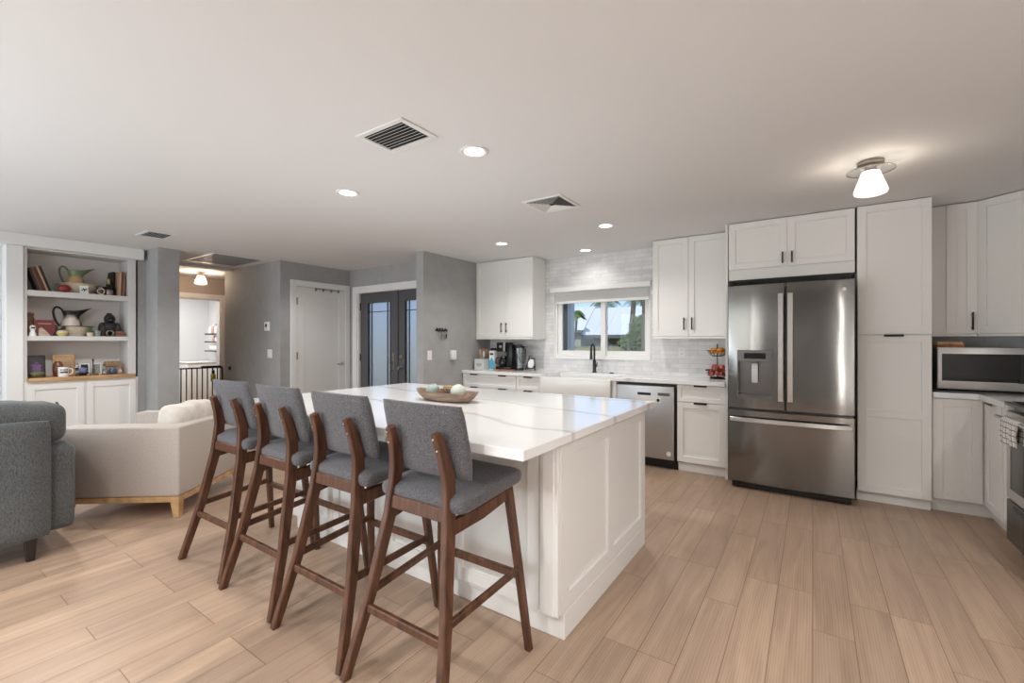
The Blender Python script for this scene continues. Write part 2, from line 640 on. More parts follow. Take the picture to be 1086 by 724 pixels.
# trims
struct('trim_1', B().box(-7.05, -6.66, -1.62, 1.93, 2.28, H - .001, .004), 'trim')            # mantle beam over the bookcase
struct('trim_2', B().box(-7.05, -6.70, .828, .948, 0, 2.28, .003), 'trim')                     # post left of the bookcase
# closet door casing and entry door casing, hall door casing
b = B().box(-6.0, -5.982, 3.36, 3.445, 0, 2.165, .003).box(-6.0, -5.982, 4.23, 4.305, 0, 2.165, .003).box(-6.0, -5.983, 3.445, 4.23, 2.08, 2.165, .003)
struct('trim_3', b, 'trim')
b = B().box(-5.905, -5.80, 4.292, 4.31, 0, 2.14, .003).box(-5.80, -4.055, 4.293, 4.31, 2.05, 2.14, .003)
b.box(-5.80, -5.775, 4.31, 4.44, 0, 2.06).box(-5.775, -4.1, 4.31, 4.44, 2.035, 2.06)
struct('trim_4', b, 'trim')
b = B().box(-8.8, -8.78, hy1, hy1 + .09, 0, 2.13, .003).box(-8.8, -8.78, hy0 - .09, hy0, 0, 2.13, .003).box(-8.8, -8.781, hy0, hy1, 2.045, 2.13, .003)
b.box(-8.92, -8.8, hy1 - .02, hy1, 0, 2.045).box(-8.92, -8.8, hy0, hy1 - .02, 2.03, 2.045)
struct('trim_5', b, 'trim')
# ceiling step and mouldings in the hall
struct('trim_6', B().box(-7.42, -7.34, 2.19, 3.21, H - .035, H - .001, .006), 'ceiling')
struct('baseboard_hall', B().box(-7.60, -6.0, 3.205, 3.22, 0, .11, .003), 'trim')
struct('baseboard_partition', B().box(-3.93, -3.915, 3.87, 4.58, 0, .11, .003), 'trim')
struct('baseboard_laundry', B().box(-10.95, -10.93, 1.9, 3.6, 0, .12, .003), 'trim')
struct('baseboard_column', B().box(-6.345, -6.33, 1.97, 2.175, 0, .11, .003), 'trim')

# door_1: the white closet door
d1 = struct('door_1', B(T(-5.99, 3.447, .01, PI / 2)).shaker(.783, 2.065, .035, .115, (), (), .008), 'trim')
INV['door_1'] = Matrix.Identity(4)
b = B().box(-5.988, -5.98, 4.15, 4.19, .93, .985, .004).tube([(-5.98, 4.17, .957), (-5.945, 4.17, .957)], .011).tube([(-5.945, 4.17, .957), (-5.94, 4.06, .957)], .009)
part('door_handle', b, 'chrome', d1)
for z in (.25, 1.05, 1.82):
    part('hinge', B().box(-5.992, -5.976, 3.438, 3.456, z, z + .1, .002), 'nickel', d1)
b = B().box(-5.988, -5.982, 3.72, 4.12, 2.058, 2.066, .002)
for y in (3.73, 3.85, 3.98, 4.10):
    b.box(-5.99, -5.965, y - .01, y + .01, 2.035, 2.075, .002)
part('hook_rail', b, 'nickel', d1)

# door_2, door_3: grey french doors with tall frosted lights
M['door_grey'] = mat('charcoal_door_paint', (84, 84, 88), .4)
M['came'] = mat('dark_lead_came', (70, 76, 84), .4, .5)
def french(n, x0, x1, lock):
    w = x1 - x0
    gx0, gx1, gz0, gz1 = x0 + .155, x1 - .135, .28, 1.90
    if lock > 0: gx0, gx1 = x0 + .135, x1 - .155
    b = B().box(x0, gx0, 4.345, 4.39, .01, 2.032, .002).box(gx1, x1, 4.345, 4.39, .01, 2.032, .002)
    b.box(gx0, gx1, 4.346, 4.389, gz1, 2.032).box(gx0, gx1, 4.346, 4.389, .01, gz0)
    d = struct(n, b, 'door_grey')
    INV[n] = Matrix.Identity(4)
    b = B()
    for a, c, e, f in ((gx0, gx0 + .02, gz0, gz1), (gx1 - .02, gx1, gz0, gz1), (gx0 + .02, gx1 - .02, gz0, gz0 + .02), (gx0 + .02, gx1 - .02, gz1 - .02, gz1)):
        b.box(a, c, 4.338, 4.396, e, f, .003)
    part('glass_bead', b, 'door_grey', d)
    part('pane', B().box(gx0 + .018, gx1 - .018, 4.362, 4.372, gz0 + .018, gz1 - .018), 'frosted', d)
    b = B()
    for xx in (gx0 + .09, gx1 - .09):
        b.box(xx - .005, xx + .005, 4.356, 4.378, gz0 + .02, gz1 - .02)
    b.box(gx0 + .02, gx1 - .02, 4.3565, 4.3775, gz1 - .16, gz1 - .15).box(gx0 + .02, gx1 - .02, 4.3565, 4.3775, gz0 + .15, gz0 + .16)
    part('came', b, 'came', d)
    return d
d2 = french('door_2', -5.772, -4.945, -1)
d3 = french('door_3', -4.938, -4.105, 1)
part('astragal', B().box(-4.965, -4.915, 4.325, 4.345, .01, 2.032, .003), 'door_grey', d2)
b = B().box(-5.045, -5.005, 4.335, 4.345, .86, 1.14, .006)
b.tube([(-5.025, 4.335, 1.0), (-5.025, 4.285, 1.0), (-5.025, 4.285, .88), (-5.025, 4.335, .88)], .009)
part('door_handle', b, 'nickel', d2)
part('deadbolt', B(Matrix.Translation((-4.86, 4.345, 1.08)) @ Matrix.Rotation(PI / 2, 4, 'X')).lathe([(0, 0), (.03, 0), (.03, .015), (.012, .02), (.012, .035), (0, .035)]), 'nickel', d3)
part('door_handle', B(Matrix.Translation((-4.86, 4.345, .92)) @ Matrix.Rotation(PI / 2, 4, 'X')).lathe([(0, 0), (.03, 0), (.03, .01), (.012, .015), (.012, .035), (.028, .045), (.028, .06), (0, .065)]), 'nickel', d3)
for z in (.2, 1.0, 1.78):
    part('hinge', B().box(-5.782, -5.764, 4.335, 4.347, z, z + .11, .002), 'black', d2)

# window_1: white sliding window over the sink
b = B()
y0, y1 = 5.255, 5.335
fx0, fx1, fz0, fz1 = WX0 + .035, WX1 - .03, WZ0 + .045, WZ1
b.box(WX0 + .001, fx0, 5.235, y1, WZ0, fz1 - .001, .002).box(fx1, WX1 - .001, 5.235, y1, WZ0, fz1 - .001, .002)
b.box(fx0, fx1, 5.235, y1, WZ0 + .001, fz0, .002).box(fx0, fx1, 5.235, y1, fz1 - .06, fz1 - .001, .002)
win = struct('window_1', b, 'plastic_white')
INV['window_1'] = Matrix.Identity(4)
for sx0, sx1, yy in ((fx0, -2.155, 5.262), (-2.21, fx1, 5.296)):
    b = B()
    f = .062
    b.box(sx0, sx0 + f, yy, yy + .03, fz0, fz1 - .06, .002).box(sx1 - f, sx1, yy, yy + .03, fz0, fz1 - .06, .002)
    b.box(sx0 + f, sx1 - f, yy + .001, yy + .029, fz0, fz0 + f, .002).box(sx0 + f, sx1 - f, yy + .001, yy + .029, fz1 - .06 - f, fz1 - .06, .002)
    sash = part('sash', b, 'plastic_white', win)
    part('pane', B().box(sx0 + f - .004, sx1 - f + .004, yy + .012, yy + .018, fz0 + f - .004, fz1 - .06 - f + .004), 'pane', sash)
# window casing on the tiled wall
struct('trim_7', B().box(WX0 - .0, WX0 + .012, 5.21, 5.235, WZ0, WZ1, .002).box(WX1 - .012, WX1, 5.21, 5.235, WZ0, WZ1, .002).box(WX0 + .012, WX1 - .012, 5.205, 5.235, WZ0, WZ0 + .014, .002), 'plastic_white')

# the glass doors behind the camera that let the daylight in
M['tinted'] = thin_glass('tinted_door_glass', (222, 219, 213), .05)
b = B()
for xx in (-4.5, -3.08, -1.66):
    b.box(xx, xx + .06, -1.72, -1.66, 0, 2.12)
b.box(-4.44, -1.66, -1.719, -1.661, 2.06, 2.12).box(-4.44, -1.66, -1.719, -1.661, 0, .06)
w2 = struct('window_2', b, 'plastic_white')
INV['window_2'] = Matrix.Identity(4)
part('pane', B().box(-4.45, -1.65, -1.693, -1.687, .05, 2.07), 'tinted', w2)

w4 = struct('streak_slot_left', B().box(-1.6, -1.588, -1.72, -1.66, 0, 2.12).box(-1.492, -1.48, -1.72, -1.66, 0, 2.12).box(-1.588, -1.492, -1.72, -1.66, 0, .05).box(-1.588, -1.492, -1.72, -1.66, 2.07, 2.12), 'plastic_white')  # unseen glazed slot added for the left streak on the fridge
INV['streak_slot_left'] = Matrix.Identity(4)
part('pane', B().box(-1.59, -1.49, -1.693, -1.687, .04, 2.08), 'tinted', w4)
w3 = struct('streak_slot_right', B().box(1.36, 1.372, -1.72, -1.66, 0, 2.12).box(1.488, 1.5, -1.72, -1.66, 0, 2.12).box(1.372, 1.488, -1.72, -1.66, 0, .05).box(1.372, 1.488, -1.72, -1.66, 2.07, 2.12), 'plastic_white')  # matching slot, also added, for the fridge's right-hand streak
INV['streak_slot_right'] = Matrix.Identity(4)
part('pane', B().box(1.37, 1.49, -1.693, -1.687, .04, 2.08), 'tinted', w3)
struct('wall_niche', B().box(-7.05, -6.735, 1.889, 1.9645, 0, H - .002), 'grey_wall', smooth=False)

# ------------------------------------------------------------------ kitchen cabinets
def tab(b, xc, z, w=.12):
    b.box(xc - w / 2, xc + w / 2, -.022, .012, z - .001, z + .005, .001).box(xc - w / 2, xc + w / 2, -.024, -.020, z - .012, z + .005, .001)
    return b
def vpull(b, x, z0, z1):
    b.box(x - .006, x + .006, -.034, -.024, z0, z1, .002)
    for z in (z0 + .018, z1 - .018):
        b.box(x - .005, x + .005, -.026, .001, z - .005, z + .005)
    return b

def cabinet(name, label, x, y, w, d, z0, z1, fronts, rz=0, toe=0, cat='cabinet', group=None, rail=0, inset=.001):
    """front plane at local y=0; fronts: (part, x, w, z, h, rails, [handles])"""
    r = thing(name, label, cat, (x, y, 0 if toe else z0), rz, group)
    zo = 0 if toe else z0
    part('carcass', B().box(0 + inset, w - inset, .021, d, z0 - zo + toe, z1 - zo, .001), 'white', r, local=True)
    if toe:
        part('toe_kick', B().box(0 + inset, w - inset, .06, d, 0, toe), 'white', r, local=True)
    if rail:
        part('light_rail', B().box(inset, w - inset, .0, d, -rail, -.001, .002), 'white', r, local=True)
    for nm, fx, fw, fz, fh, rails, hs in fronts:
        fr = .058 if fh > .2 else .04
        p = part(nm, B(T(fx, 0, fz - zo)).shaker(fw, fh, .02, fr, rails), 'white', r, local=True)
        for hdl in hs:
            b = B()
            if hdl[0] == 'tab': tab(b, hdl[1], hdl[2] - zo)
            else: vpull(b, hdl[1], hdl[2] - zo, hdl[3] - zo)
            part('handle', b, 'bronze', p, local=True)
    return r

YF = 4.60
T_ = .1
w = .86
cabinet('drawer_cabinet', 'white three-drawer base cabinet against the grey partition wall, two pulls per drawer', -3.925, YF, w, .615, .1, .872,
        [('drawer', .003, w - .006, z, h, (), [('tab', .2, z + h), ('tab', .66, z + h)]) for z, h in ((.70, .168), (.415, .28), (.105, .305))], toe=T_, group=None)
w = .365
cabinet('drawer_cabinet', 'narrow white three-drawer base cabinet left of the farmhouse sink', -3.062, YF, w, .615, .1, .872,
        [('drawer', .003, w - .006, z, h, (), [('tab', w / 2, z + h)]) for z, h in ((.70, .168), (.415, .28), (.105, .305))], toe=T_)
w = .885
cabinet('sink_cabinet', 'white two-door base cabinet under the farmhouse sink', -2.692, YF, w, .615, .1, .655,
        [('door', .003, w / 2 - .004, .105, .545, (), [('v', w / 2 - .04, .48, .6)]), ('door', w / 2 + .001, w / 2 - .004, .105, .545, (), [('v', w / 2 + .04, .48, .6)])], toe=T_)
solo('filler_panel', B().box(-1.803, -1.757, YF - .001, 5.21, .0, .872, .001), 'white', 'narrow white filler panel between sink and dishwasher', 'panel', (-1.78, 4.9, 0))
w = .445
cabinet('base_cabinet', 'white base cabinet with one drawer over one door, left of the fridge', -1.126, YF, w, .615, .1, .872,
        [('drawer', .003, w - .006, .703, .165, (), [('tab', w / 2, .868)]), ('door', .003, w - .006, .105, .592, (), [('tab', w / 2, .697)])], toe=T_)

# dishwasher
r = thing('dishwasher', 'stainless steel dishwasher built in under the counter beside the sink', 'dishwasher', (-1.45, 4.9, 0))
part('body', B().box(-1.752, -1.132, YF + .03, 5.18, .1, .868), 'black', r)
p = part('door', B().box(-1.747, -1.150, YF - .02, YF + .028, .105, .842, .006, 2), 'steel_mid', r)
part('pocket_handle', B().box(-1.45 - .07, -1.45 + .07, YF - .0235, YF - .019, .745, .772, .002), 'black', p)
part('control_strip', B().box(-1.31, -1.19, YF - .0225, YF - .019, .748, .778, .001), 'steel_dark', p)
M['paper'] = mat('paper_sticker', (222, 222, 220), .6)
part('energy_label', B().box(-1.52, -1.28, YF - .0215, YF - .0195, .675, .725), 'paper', p)
part('energy_mark', B(Matrix.Translation((-1.305, YF - .0215, .70)) @ Matrix.Rotation(PI / 2, 4, 'X')).lathe([(0, 0), (.016, 0), (.016, .0012), (0, .0012)]), 'black', p)
part('emblem', B(Matrix.Translation((-1.2, YF - .0195, .165)) @ Matrix.Rotation(PI / 2, 4, 'X')).lathe([(0, 0), (.024, 0), (.024, .003), (.02, .0035), (.02, .002), (0, .002)]), 'paper', p)
part('toe_kick', B().box(-1.752, -1.13, YF + .06, 5.1, 0, .1), 'black', r)

# sink, faucet, soap dispenser cap
sx0, sx1 = -2.685, -1.812
b = B().box(sx0, sx1, 4.555, 4.60, .662, .882, .008, 2).box(sx0, sx1, 5.03, 5.055, .662, .872).box(sx0, sx0 + .025, 4.60, 5.03, .662, .872).box(sx1 - .025, sx1, 4.60, 5.03, .662, .872).box(sx0 + .025, sx1 - .025, 4.60, 5.03, .662, .69)
r = thing('farmhouse_sink', 'white apron-front farmhouse sink under the window', 'sink', (-2.25, 4.8, .66))
part('basin', b, 'ceramic', r)
part('drain', B().lathe([(0, 0), (.045, 0), (.045, .006), (.03, .003), (0, .003)], (-2.25, 4.82, .69)), 'chrome', r)
# counter along the sink wall: one piece, cut out around the sink
b = B().prism([(-3.928, 4.572), (sx0 - .002, 4.572), (sx0 - .002, 5.06), (sx1 + .002, 5.06), (sx1 + .002, 4.572), (-.683, 4.572), (-.683, 5.218), (-3.928, 5.218)], .874, .914, 'z', .003)
solo('countertop', b, 'quartz', 'long white quartz counter running along the tiled window wall', 'countertop', (-2.3, 4.9, .874))
r = thing('faucet', 'dark gunmetal pull-down gooseneck faucet behind the sink', 'faucet', (-2.24, 5.12, .914))
part('base', B().lathe([(0, 0), (.028, 0), (.028, .012), (.021, .018), (.021, .15), (.016, .16), (0, .16)], (-2.24, 5.12, .914)), 'gun', r)
pts = [(-2.24, 5.12, 1.05)] + [(-2.24, 5.12 - .048 * (1 - math.cos(a)), 1.21 + .055 * math.sin(a)) for a in [PI * i / 10 for i in range(11)]]
part('neck', B().tube(pts, .0125, 10), 'gun', r)
e = pts[-1]
part('spray_head', B().tube([(e[0], e[1], e[2] + .003), (e[0], e[1], 1.12), (e[0], e[1], 1.08)], [.0135, .017, .02], 12), 'gun', r)
part('lever', B().tube([(-2.24, 5.12, .99), (-2.212, 5.12, .992), (-2.20, 5.115, 1.04)], [.012, .010, .006], 8), 'gun', r)
solo('air_gap_cap', B().lathe([(0, 0), (.025, 0), (.025, .008), (.018, .014), (0, .015)], (-2.01, 5.11, .914)), 'gun', 'small dark cap on the counter right of the faucet', 'cap', (-2.01, 5.11, .914))

# wall cabinets
def upper(label, x0, x1, split, zb=1.352):
    w = x1 - x0
    s = split - x0
    return cabinet('wall_cabinet', label, x0, 4.885, w, .33, zb, 2.40,
                   [('door', .003, s - .0045, zb + .003, 2.397 - zb - .003, (), [('v', s - .04, zb + .07, zb + .20)]),
                    ('door', s + .0015, w - s - .0045, zb + .003, 2.397 - zb - .003, (), [('v', s + .04, zb + .07, zb + .20)])], rail=.022)
upper('white two-door wall cabinet left of the window, over the coffee maker', -3.925, -2.99, -3.44)
upper('white two-door wall cabinet right of the window, beside the fridge', -1.455, -.684, -1.08)
# fridge surround
solo('fridge_end_panel', B().box(-.681, -.661, 4.59, 5.21, 0, 2.40, .001), 'white', 'tall thin white end panel on the left side of the fridge', 'panel', (-.671, 4.9, 0))
w = .945
s = .472
cabinet('wall_cabinet', 'wide white two-door cabinet above the refrigerator', -.657, 4.59, w, .62, 1.872, 2.40,
        [('door', .003, s - .004, 1.968, .428, (), [('v', s - .035, 1.99, 2.09)]), ('door', s + .001, w - s - .004, 1.968, .428, (), [('v', s + .035, 1.99, 2.09)])])
w = .452
cabinet('pantry_cabinet', 'tall white pantry cabinet right of the refrigerator, lower door in two panels', .30, 4.575, w, .64, .085, 2.40,
        [('door', .003, w - .006, .088, 1.262, (.635,), [('tab', w / 2, 1.350, .15)]), ('door', .003, w - .006, 1.358, 1.039, (), [])], toe=.085)

# corner base cabinet and right-hand run
r = thing('corner_base_cabinet', 'white L-shaped corner base cabinet under the microwave', 'cabinet', (1.1, 4.9, 0))
L = [(.757, 5.215), (.757, 4.641), (1.056, 4.641), (1.056, 4.245), (1.675, 4.245), (1.675, 5.215)]
part('carcass', B().prism(L, .1, .872), 'white', r)
L2 = [(.757, 5.215), (.757, 4.68), (1.095, 4.68), (1.095, 4.245), (1.675, 4.245), (1.675, 5.215)]
part('toe_kick', B().prism(L2, 0, .1), 'white', r)
part('door', B(T(.76, 4.62, .105)).shaker(.272, .762), 'white', r)
p = part('door', B(T(1.035, 4.60, .105, -PI / 2)).shaker(.345, .762, fr=.05), 'white', r)
part('handle', tab(B(T(1.035, 4.60, 0, -PI / 2)), .17, .867, .14), 'bronze', p)
r = thing('narrow_base_cabinet', 'narrow white pull-out base cabinet beside the range', 'cabinet', (1.3, 4.14, 0))
part('carcass', B().box(1.056, 1.675, 4.035, 4.243, .1, .872), 'white', r)
part('toe_kick', B().box(1.095, 1.675, 4.035, 4.243, 0, .1), 'white', r)
part('door', B(T(1.035, 4.243, .105, -PI / 2)).shaker(.206, .762, fr=.04), 'white', r)
solo('countertop', B().prism([(.757, 5.218), (.757, 4.592), (1.007, 4.592), (1.007, 4.03), (1.678, 4.03), (1.678, 5.218)], .874, .914, 'z', .003), 'quartz',
     'L-shaped white quartz corner counter carrying the microwave', 'countertop', (1.2, 4.9, .874))
cabinet('wall_cabinet', 'narrow white wall cabinet between pantry and corner cabinet', .757, 4.92, .312, .295, 1.36, 2.40,
        [('door', .135, .174, 1.363, 1.034, (), [('v', .28, 1.39, 1.53)])], rail=.02)
r = thing('corner_wall_cabinet', 'white diagonal corner wall cabinet above the microwave', 'cabinet', (1.35, 4.95, 1.36))
D = [(1.072, 4.945), (1.39, 4.627), (1.675, 4.627), (1.675, 5.215), (1.072, 5.215)]
part('carcass', B().prism(D, 1.36, 2.40), 'white', r)
part('light_rail', B().prism([(1.072, 4.925), (1.38, 4.617), (1.675, 4.617), (1.675, 5.215), (1.072, 5.215)], 1.34, 1.359), 'white', r)
part('door', B(T(1.0655, 4.925, 1.363, -PI / 4)).shaker(.436, 1.034), 'white', r)

# ------------------------------------------------------------------ island
r = thing('island_cabinet', 'white panelled kitchen island base with four bar stools drawn up', 'island', (-1.95, 2.3, 0))
part('carcass', B().box(-2.99, -.915, 1.692, 2.82, .1, .872), 'white', r)
part('base_board', B().box(-2.98, -.893, 1.72, 2.838, 0, .118, .003), 'white', r)
part('end_panel', B(T(-.893, 1.69, .119, PI / 2)).shaker(1.15, .753, .022, .075, (), (.57,), .013), 'white', r)
part('corner_post', B().box(-.985, -.895, 1.664, 1.692, .125, .872, .003).box(-.968, -.912, 1.659, 1.67, .125, .872, .002), 'white', r)
for k in range(4):
    part('door', B(T(-1.49 - k * .502, 1.67, .125)).shaker(.498, .745, .02, .06), 'white', r)
r2 = B().prism([(-3.15, 1.317), (-.845, 1.317), (-.845, 2.882), (-3.15, 2.882)], .8745, .914, 'z', .003)
solo('island_countertop', r2, 'quartz', 'big white veined quartz top of the kitchen island', 'countertop', (-2.0, 2.1, .8745))

# ------------------------------------------------------------------ refrigerator
r = thing('refrigerator', 'stainless steel french-door refrigerator with bottom freezer drawer', 'refrigerator', (-.18, 4.75, 0))
FX0, FX1, FY = -.632, .276, 4.36
XC = (FX0 + FX1) / 2
def fy(x):
    return FY + .022 * ((x - XC) / .454) ** 2
part('cabinet_body', B().box(FX0 + .012, FX1 - .012, 4.452, 5.17, .05, 1.775, .004), 'steel_dark', r)
def bowed(x0, x1, z0, z1, hole=None, yb=4.447):
    b = B()
    xs = sorted(set([x0, x0 + .006, x1, x1 - .006] + [x0 + (x1 - x0) * i / 10 for i in range(1, 10)] + (list(hole[:2]) if hole else [])))
    zs = sorted(set([z0, z0 + .006, z1, z1 - .006] + (list(hole[2:]) if hole else [])))
    V = {}
    for i, x in enumerate(xs):
        for j, z in enumerate(zs):
            e = .006 if (i in (0, len(xs) - 1) or j in (0, len(zs) - 1)) else 0
            V[i, j] = b._v((x, fy(x) + e, z))
    for i in range(len(xs) - 1):
        for j in range(len(zs) - 1):
            if hole and xs[i] >= hole[0] - 1e-6 and xs[i + 1] <= hole[1] + 1e-6 and zs[j] >= hole[2] - 1e-6 and zs[j + 1] <= hole[3] + 1e-6: continue
            b.bm.faces.new((V[i, j], V[i + 1, j], V[i + 1, j + 1], V[i, j + 1]))
    n, m = len(xs) - 1, len(zs) - 1
    ring = [V[i, 0] for i in range(n + 1)] + [V[n, j] for j in range(1, m + 1)] + [V[i, m] for i in range(n - 1, -1, -1)] + [V[0, j] for j in range(m - 1, 0, -1)]
    bk = [b._v(((v.co.x), yb, v.co.z)) for v in ring]
    for k in range(len(ring)):
        q = (k + 1) % len(ring)
        b.bm.faces.new((ring[q], ring[k], bk[k], bk[q]))
    b.bm.faces.new(bk)
    return b
hole = (-.553, -.283, .805, 1.225)
dl = part('door', bowed(FX0, -.193, .712, 1.795, hole), 'steel', r, ang=25)
dr = part('door', bowed(-.187, FX1, .712, 1.795), 'steel', r, ang=25)
dw = part('freezer_drawer', bowed(FX0, FX1, .062, .698), 'steel', r, ang=25)
for x, dd in ((-.222, dl), (-.154, dr)):
    b = B().bar([(x, 4.315, .80), (x, 4.303, .9), (x, 4.303, 1.6), (x, 4.315, 1.70)], .040, .016, bev=.005)
    b.box(x - .012, x + .012, 4.318, 4.365, .815, .845).box(x - .012, x + .012, 4.318, 4.365, 1.655, 1.685)
    part('handle', b, 'steel_light', dd)
b = B().bar([(-.605, 4.335, .622), (-.5, 4.312, .622), (-.178, 4.305, .622), (.145, 4.312, .622), (.25, 4.335, .622)], .018, .036, (0, 1, 0), .006)
for x in (-.57, .215):
    b.box(x - .012, x + .012, 4.33, 4.38, .612, .632)
part('handle', b, 'steel_light', dw)
# water dispenser: control band, recess, paddle, tray
y = fy(-.42)
b = B().box(hole[0], hole[1], y - .002, y + .012, 1.125, 1.225, .002)
dp = part('dispenser', b, 'steel_dark', dl)
bb = B()
x0, x1, z0, z1 = hole[0], hole[1], .805, 1.128
yi = 4.43
bb.box(x0, x0 + .008, y - .001, yi, z0, z1).box(x1 - .008, x1, y - .001, yi, z0, z1).box(x0, x1, yi - .006, yi, z0, z1).box(x0, x1, y - .003, yi, z0, z0 + .03)
part('recess', bb, 'steel_dark', dp)
part('paddle', B().bar([(-.42, 4.415, 1.115), (-.42, 4.40, 1.06), (-.42, 4.405, .94)], .052, .012), 'steel_light', dp)
part('display', B().box(-.50, -.335, y - .0035, y - .001, 1.15, 1.2), 'smoke', dp)
part('emblem', B(Matrix.Translation((.205, fy(.205) - .001, 1.715)) @ Matrix.Rotation(PI / 2, 4, 'X')).lathe([(0, 0), (.015, 0), (.015, .002), (.012, .0025), (0, .002)]), 'steel_light', dr)
part('toe_grille', B().box(FX0 + .03, FX1 - .02, 4.41, 5.1, .012, .05), 'black', r)
for x in (FX0 + .08, FX1 - .08):
    part('foot', B().lathe([(0, 0), (.02, 0), (.02, .014), (0, .014)], (x, 4.46, 0)), 'black', r)
part('hinge_cover', B().box(FX0 + .012, FX0 + .1, 4.46, 4.6, 1.775, 1.79, .003).box(FX1 - .1, FX1 - .012, 4.46, 4.6, 1.775, 1.79, .003), 'black', r)

# ------------------------------------------------------------------ range (front faces -X), towel, microwave
r = thing('range', 'stainless steel kitchen range with a checked towel on its oven handle', 'range', (1.0, 4.022, 0), -PI / 2)
w = .76
part('body', B().box(.002, w, .035, .66, .06, .905), 'steel_dark', r, local=True)
b = B()
b.box(0.002, w - .002, 0, .034, .335, .80, .004)
d = part('oven_door', b, 'steel_light', r, local=True)
part('oven_window', B().box(.075, w - .075, -.003, .002, .40, .715, .003), 'smoke', d, local=True)
b = B().tube([(.03, -.05, .835), (w - .03, -.05, .835)], .012, 10)
for x in (.06, w - .06):
    b.tube([(x, -.05, .835), (x, .0, .83)], .009, 8)
b.box(.002, w - .002, 0, .034, .802, .872, .004)
part('handle', b, 'steel_light', d, local=True)
p = part('drawer', B().box(.002, w - .002, .0, .034, .075, .325, .004), 'steel_dark', r, local=True)
part('drawer_pull', B().box(.12, w - .12, -.004, .002, .285, .31, .002), 'black', p, local=True)
part('cooktop', B().box(0, w, -.01, .66, .906, .928, .004), 'steel_dark', r, local=True)
g = part('cooktop_glass', B().box(.02, w - .02, .02, .64, .9275, .931, .001), 'smoke', r, local=True)
for bx, by, br in ((.2, .18, .1), (.56, .18, .08), (.2, .47, .08), (.56, .47, .1)):
    part('burner_ring', B().lathe([(br - .004, 0), (br, 0), (br, .001), (br - .004, .001)], (bx, by, .931)), 'steel_dark', g, local=True)
part('kick_plate', B().box(.02, w - .02, .06, .6, 0, .06), 'black', r, local=True)
# towel
def towel_mat():
    m = mat('checked_towel', (236, 234, 230), .95)
    nt, p = nodes(m)
    tc = nd(nt, 'ShaderNodeTexCoord')
    sx = nd(nt, 'ShaderNodeSeparateXYZ')
    nt.links.new(tc.outputs['Object'], sx.inputs[0])
    outs = []
    for k in (1, 2):
        mm = nd(nt, 'ShaderNodeMath', operation='FRACT')
        ms = nd(nt, 'ShaderNodeMath', operation='MULTIPLY')
        ms.inputs[1].default_value = 32
        nt.links.new(sx.outputs[k], ms.inputs[0])
        nt.links.new(ms.outputs[0], mm.inputs[0])
        lt = nd(nt, 'ShaderNodeMath', operation='LESS_THAN')
        lt.inputs[1].default_value = .16
        nt.links.new(mm.outputs[0], lt.inputs[0])
        outs.append(lt.outputs[0])
    mx = nd(nt, 'ShaderNodeMath', operation='MAXIMUM')
    nt.links.new(outs[0], mx.inputs[0])
    nt.links.new(outs[1], mx.inputs[1])
    nt.links.new(mixc(nt, mx.outputs[0], (236, 234, 230), (120, 116, 114)), p.inputs['Base Color'])
    return m
M['towel'] = towel_mat()
b = B()
ty0, ty1 = 3.60, 3.86
prof = [(.936, .70), (.932, .76), (.934, .80), (.935, .835), (.942, .849), (.95, .853), (.958, .849), (.966, .835), (.968, .78), (.966, .72)]
rings = []
for i in range(13):
    yy = ty0 + (ty1 - ty0) * i / 12
    wv = .005 * math.sin(i * 1.3)
    out = [(x + wv * (1 if z < .82 else 0), yy + (0.012 * (.84 - z) / .1 if z < .84 else 0), z - (.01 if i > 6 and z < .75 else 0)) for x, z in prof]
    inn = [(x + (.004 if k < 4 else -.004 if k > 5 else 0) + wv * (1 if z < .82 else 0), yy + (0.012 * (.84 - z) / .1 if z < .84 else 0), z - (.004 if 4 <= k <= 5 else 0) - (.01 if i > 6 and z < .75 else 0)) for k, (x, z) in enumerate(prof)]
    rings.append([b._v(q) for q in out + inn[::-1]])
b._rings(rings)
solo('dish_towel', b, 'towel', 'white and grey checked dish towel hanging on the oven handle', 'towel', (.95, 3.73, .70), ang=60)

r = thing('microwave', 'stainless steel microwave oven standing in the counter corner', 'microwave', (1.1, 4.95, .914))
mx0, mx1, my = .808, 1.418, 4.75
part('casing', B().box(mx0 + .004, mx1 - .004, my + .032, 5.15, .93, 1.25, .004), 'black', r)
p = part('door', B().box(mx0, mx1, my, my + .03, .932, 1.255, .008, 2), 'steel_light', r)
part('door_window', B().box(mx0 + .027, mx1 - .05, my - .004, my + .001, .992, 1.205, .003), 'smoke', p)
part('control_panel', B().box(mx1 - .17, mx1 - .058, my - .006, my - .0035, 1.0, 1.198, .001), 'black', p)
part('handle_lip', B().box(mx0 + .03, mx1 - .18, my - .010, my - .0035, .988, .996, .002), 'steel_light', p)
for x in (mx0 + .06, mx1 - .06):
    for yy in (my + .08, 5.1):
        part('foot', B().lathe([(0, 0), (.015, 0), (.015, .016), (0, .016)], (x, yy, .914)), 'black', r)
b = B().box(.815, .975, 4.80, 5.08, 1.2505, 1.272, .004)
M['terracotta_wood'] = wood('reddish_wood', (150, 92, 60), (186, 124, 84), .5, (30, 5, 30))
r = thing('cutting_board', 'small reddish wooden board lying on the microwave beside the pantry', 'cutting board', (.9, 4.94, 1.2505))
part('board', b, 'terracotta_wood', r)
part('upper_board', B().box(.812, .965, 4.79, 5.07, 1.2725, 1.298, .005), 'butcher', r)

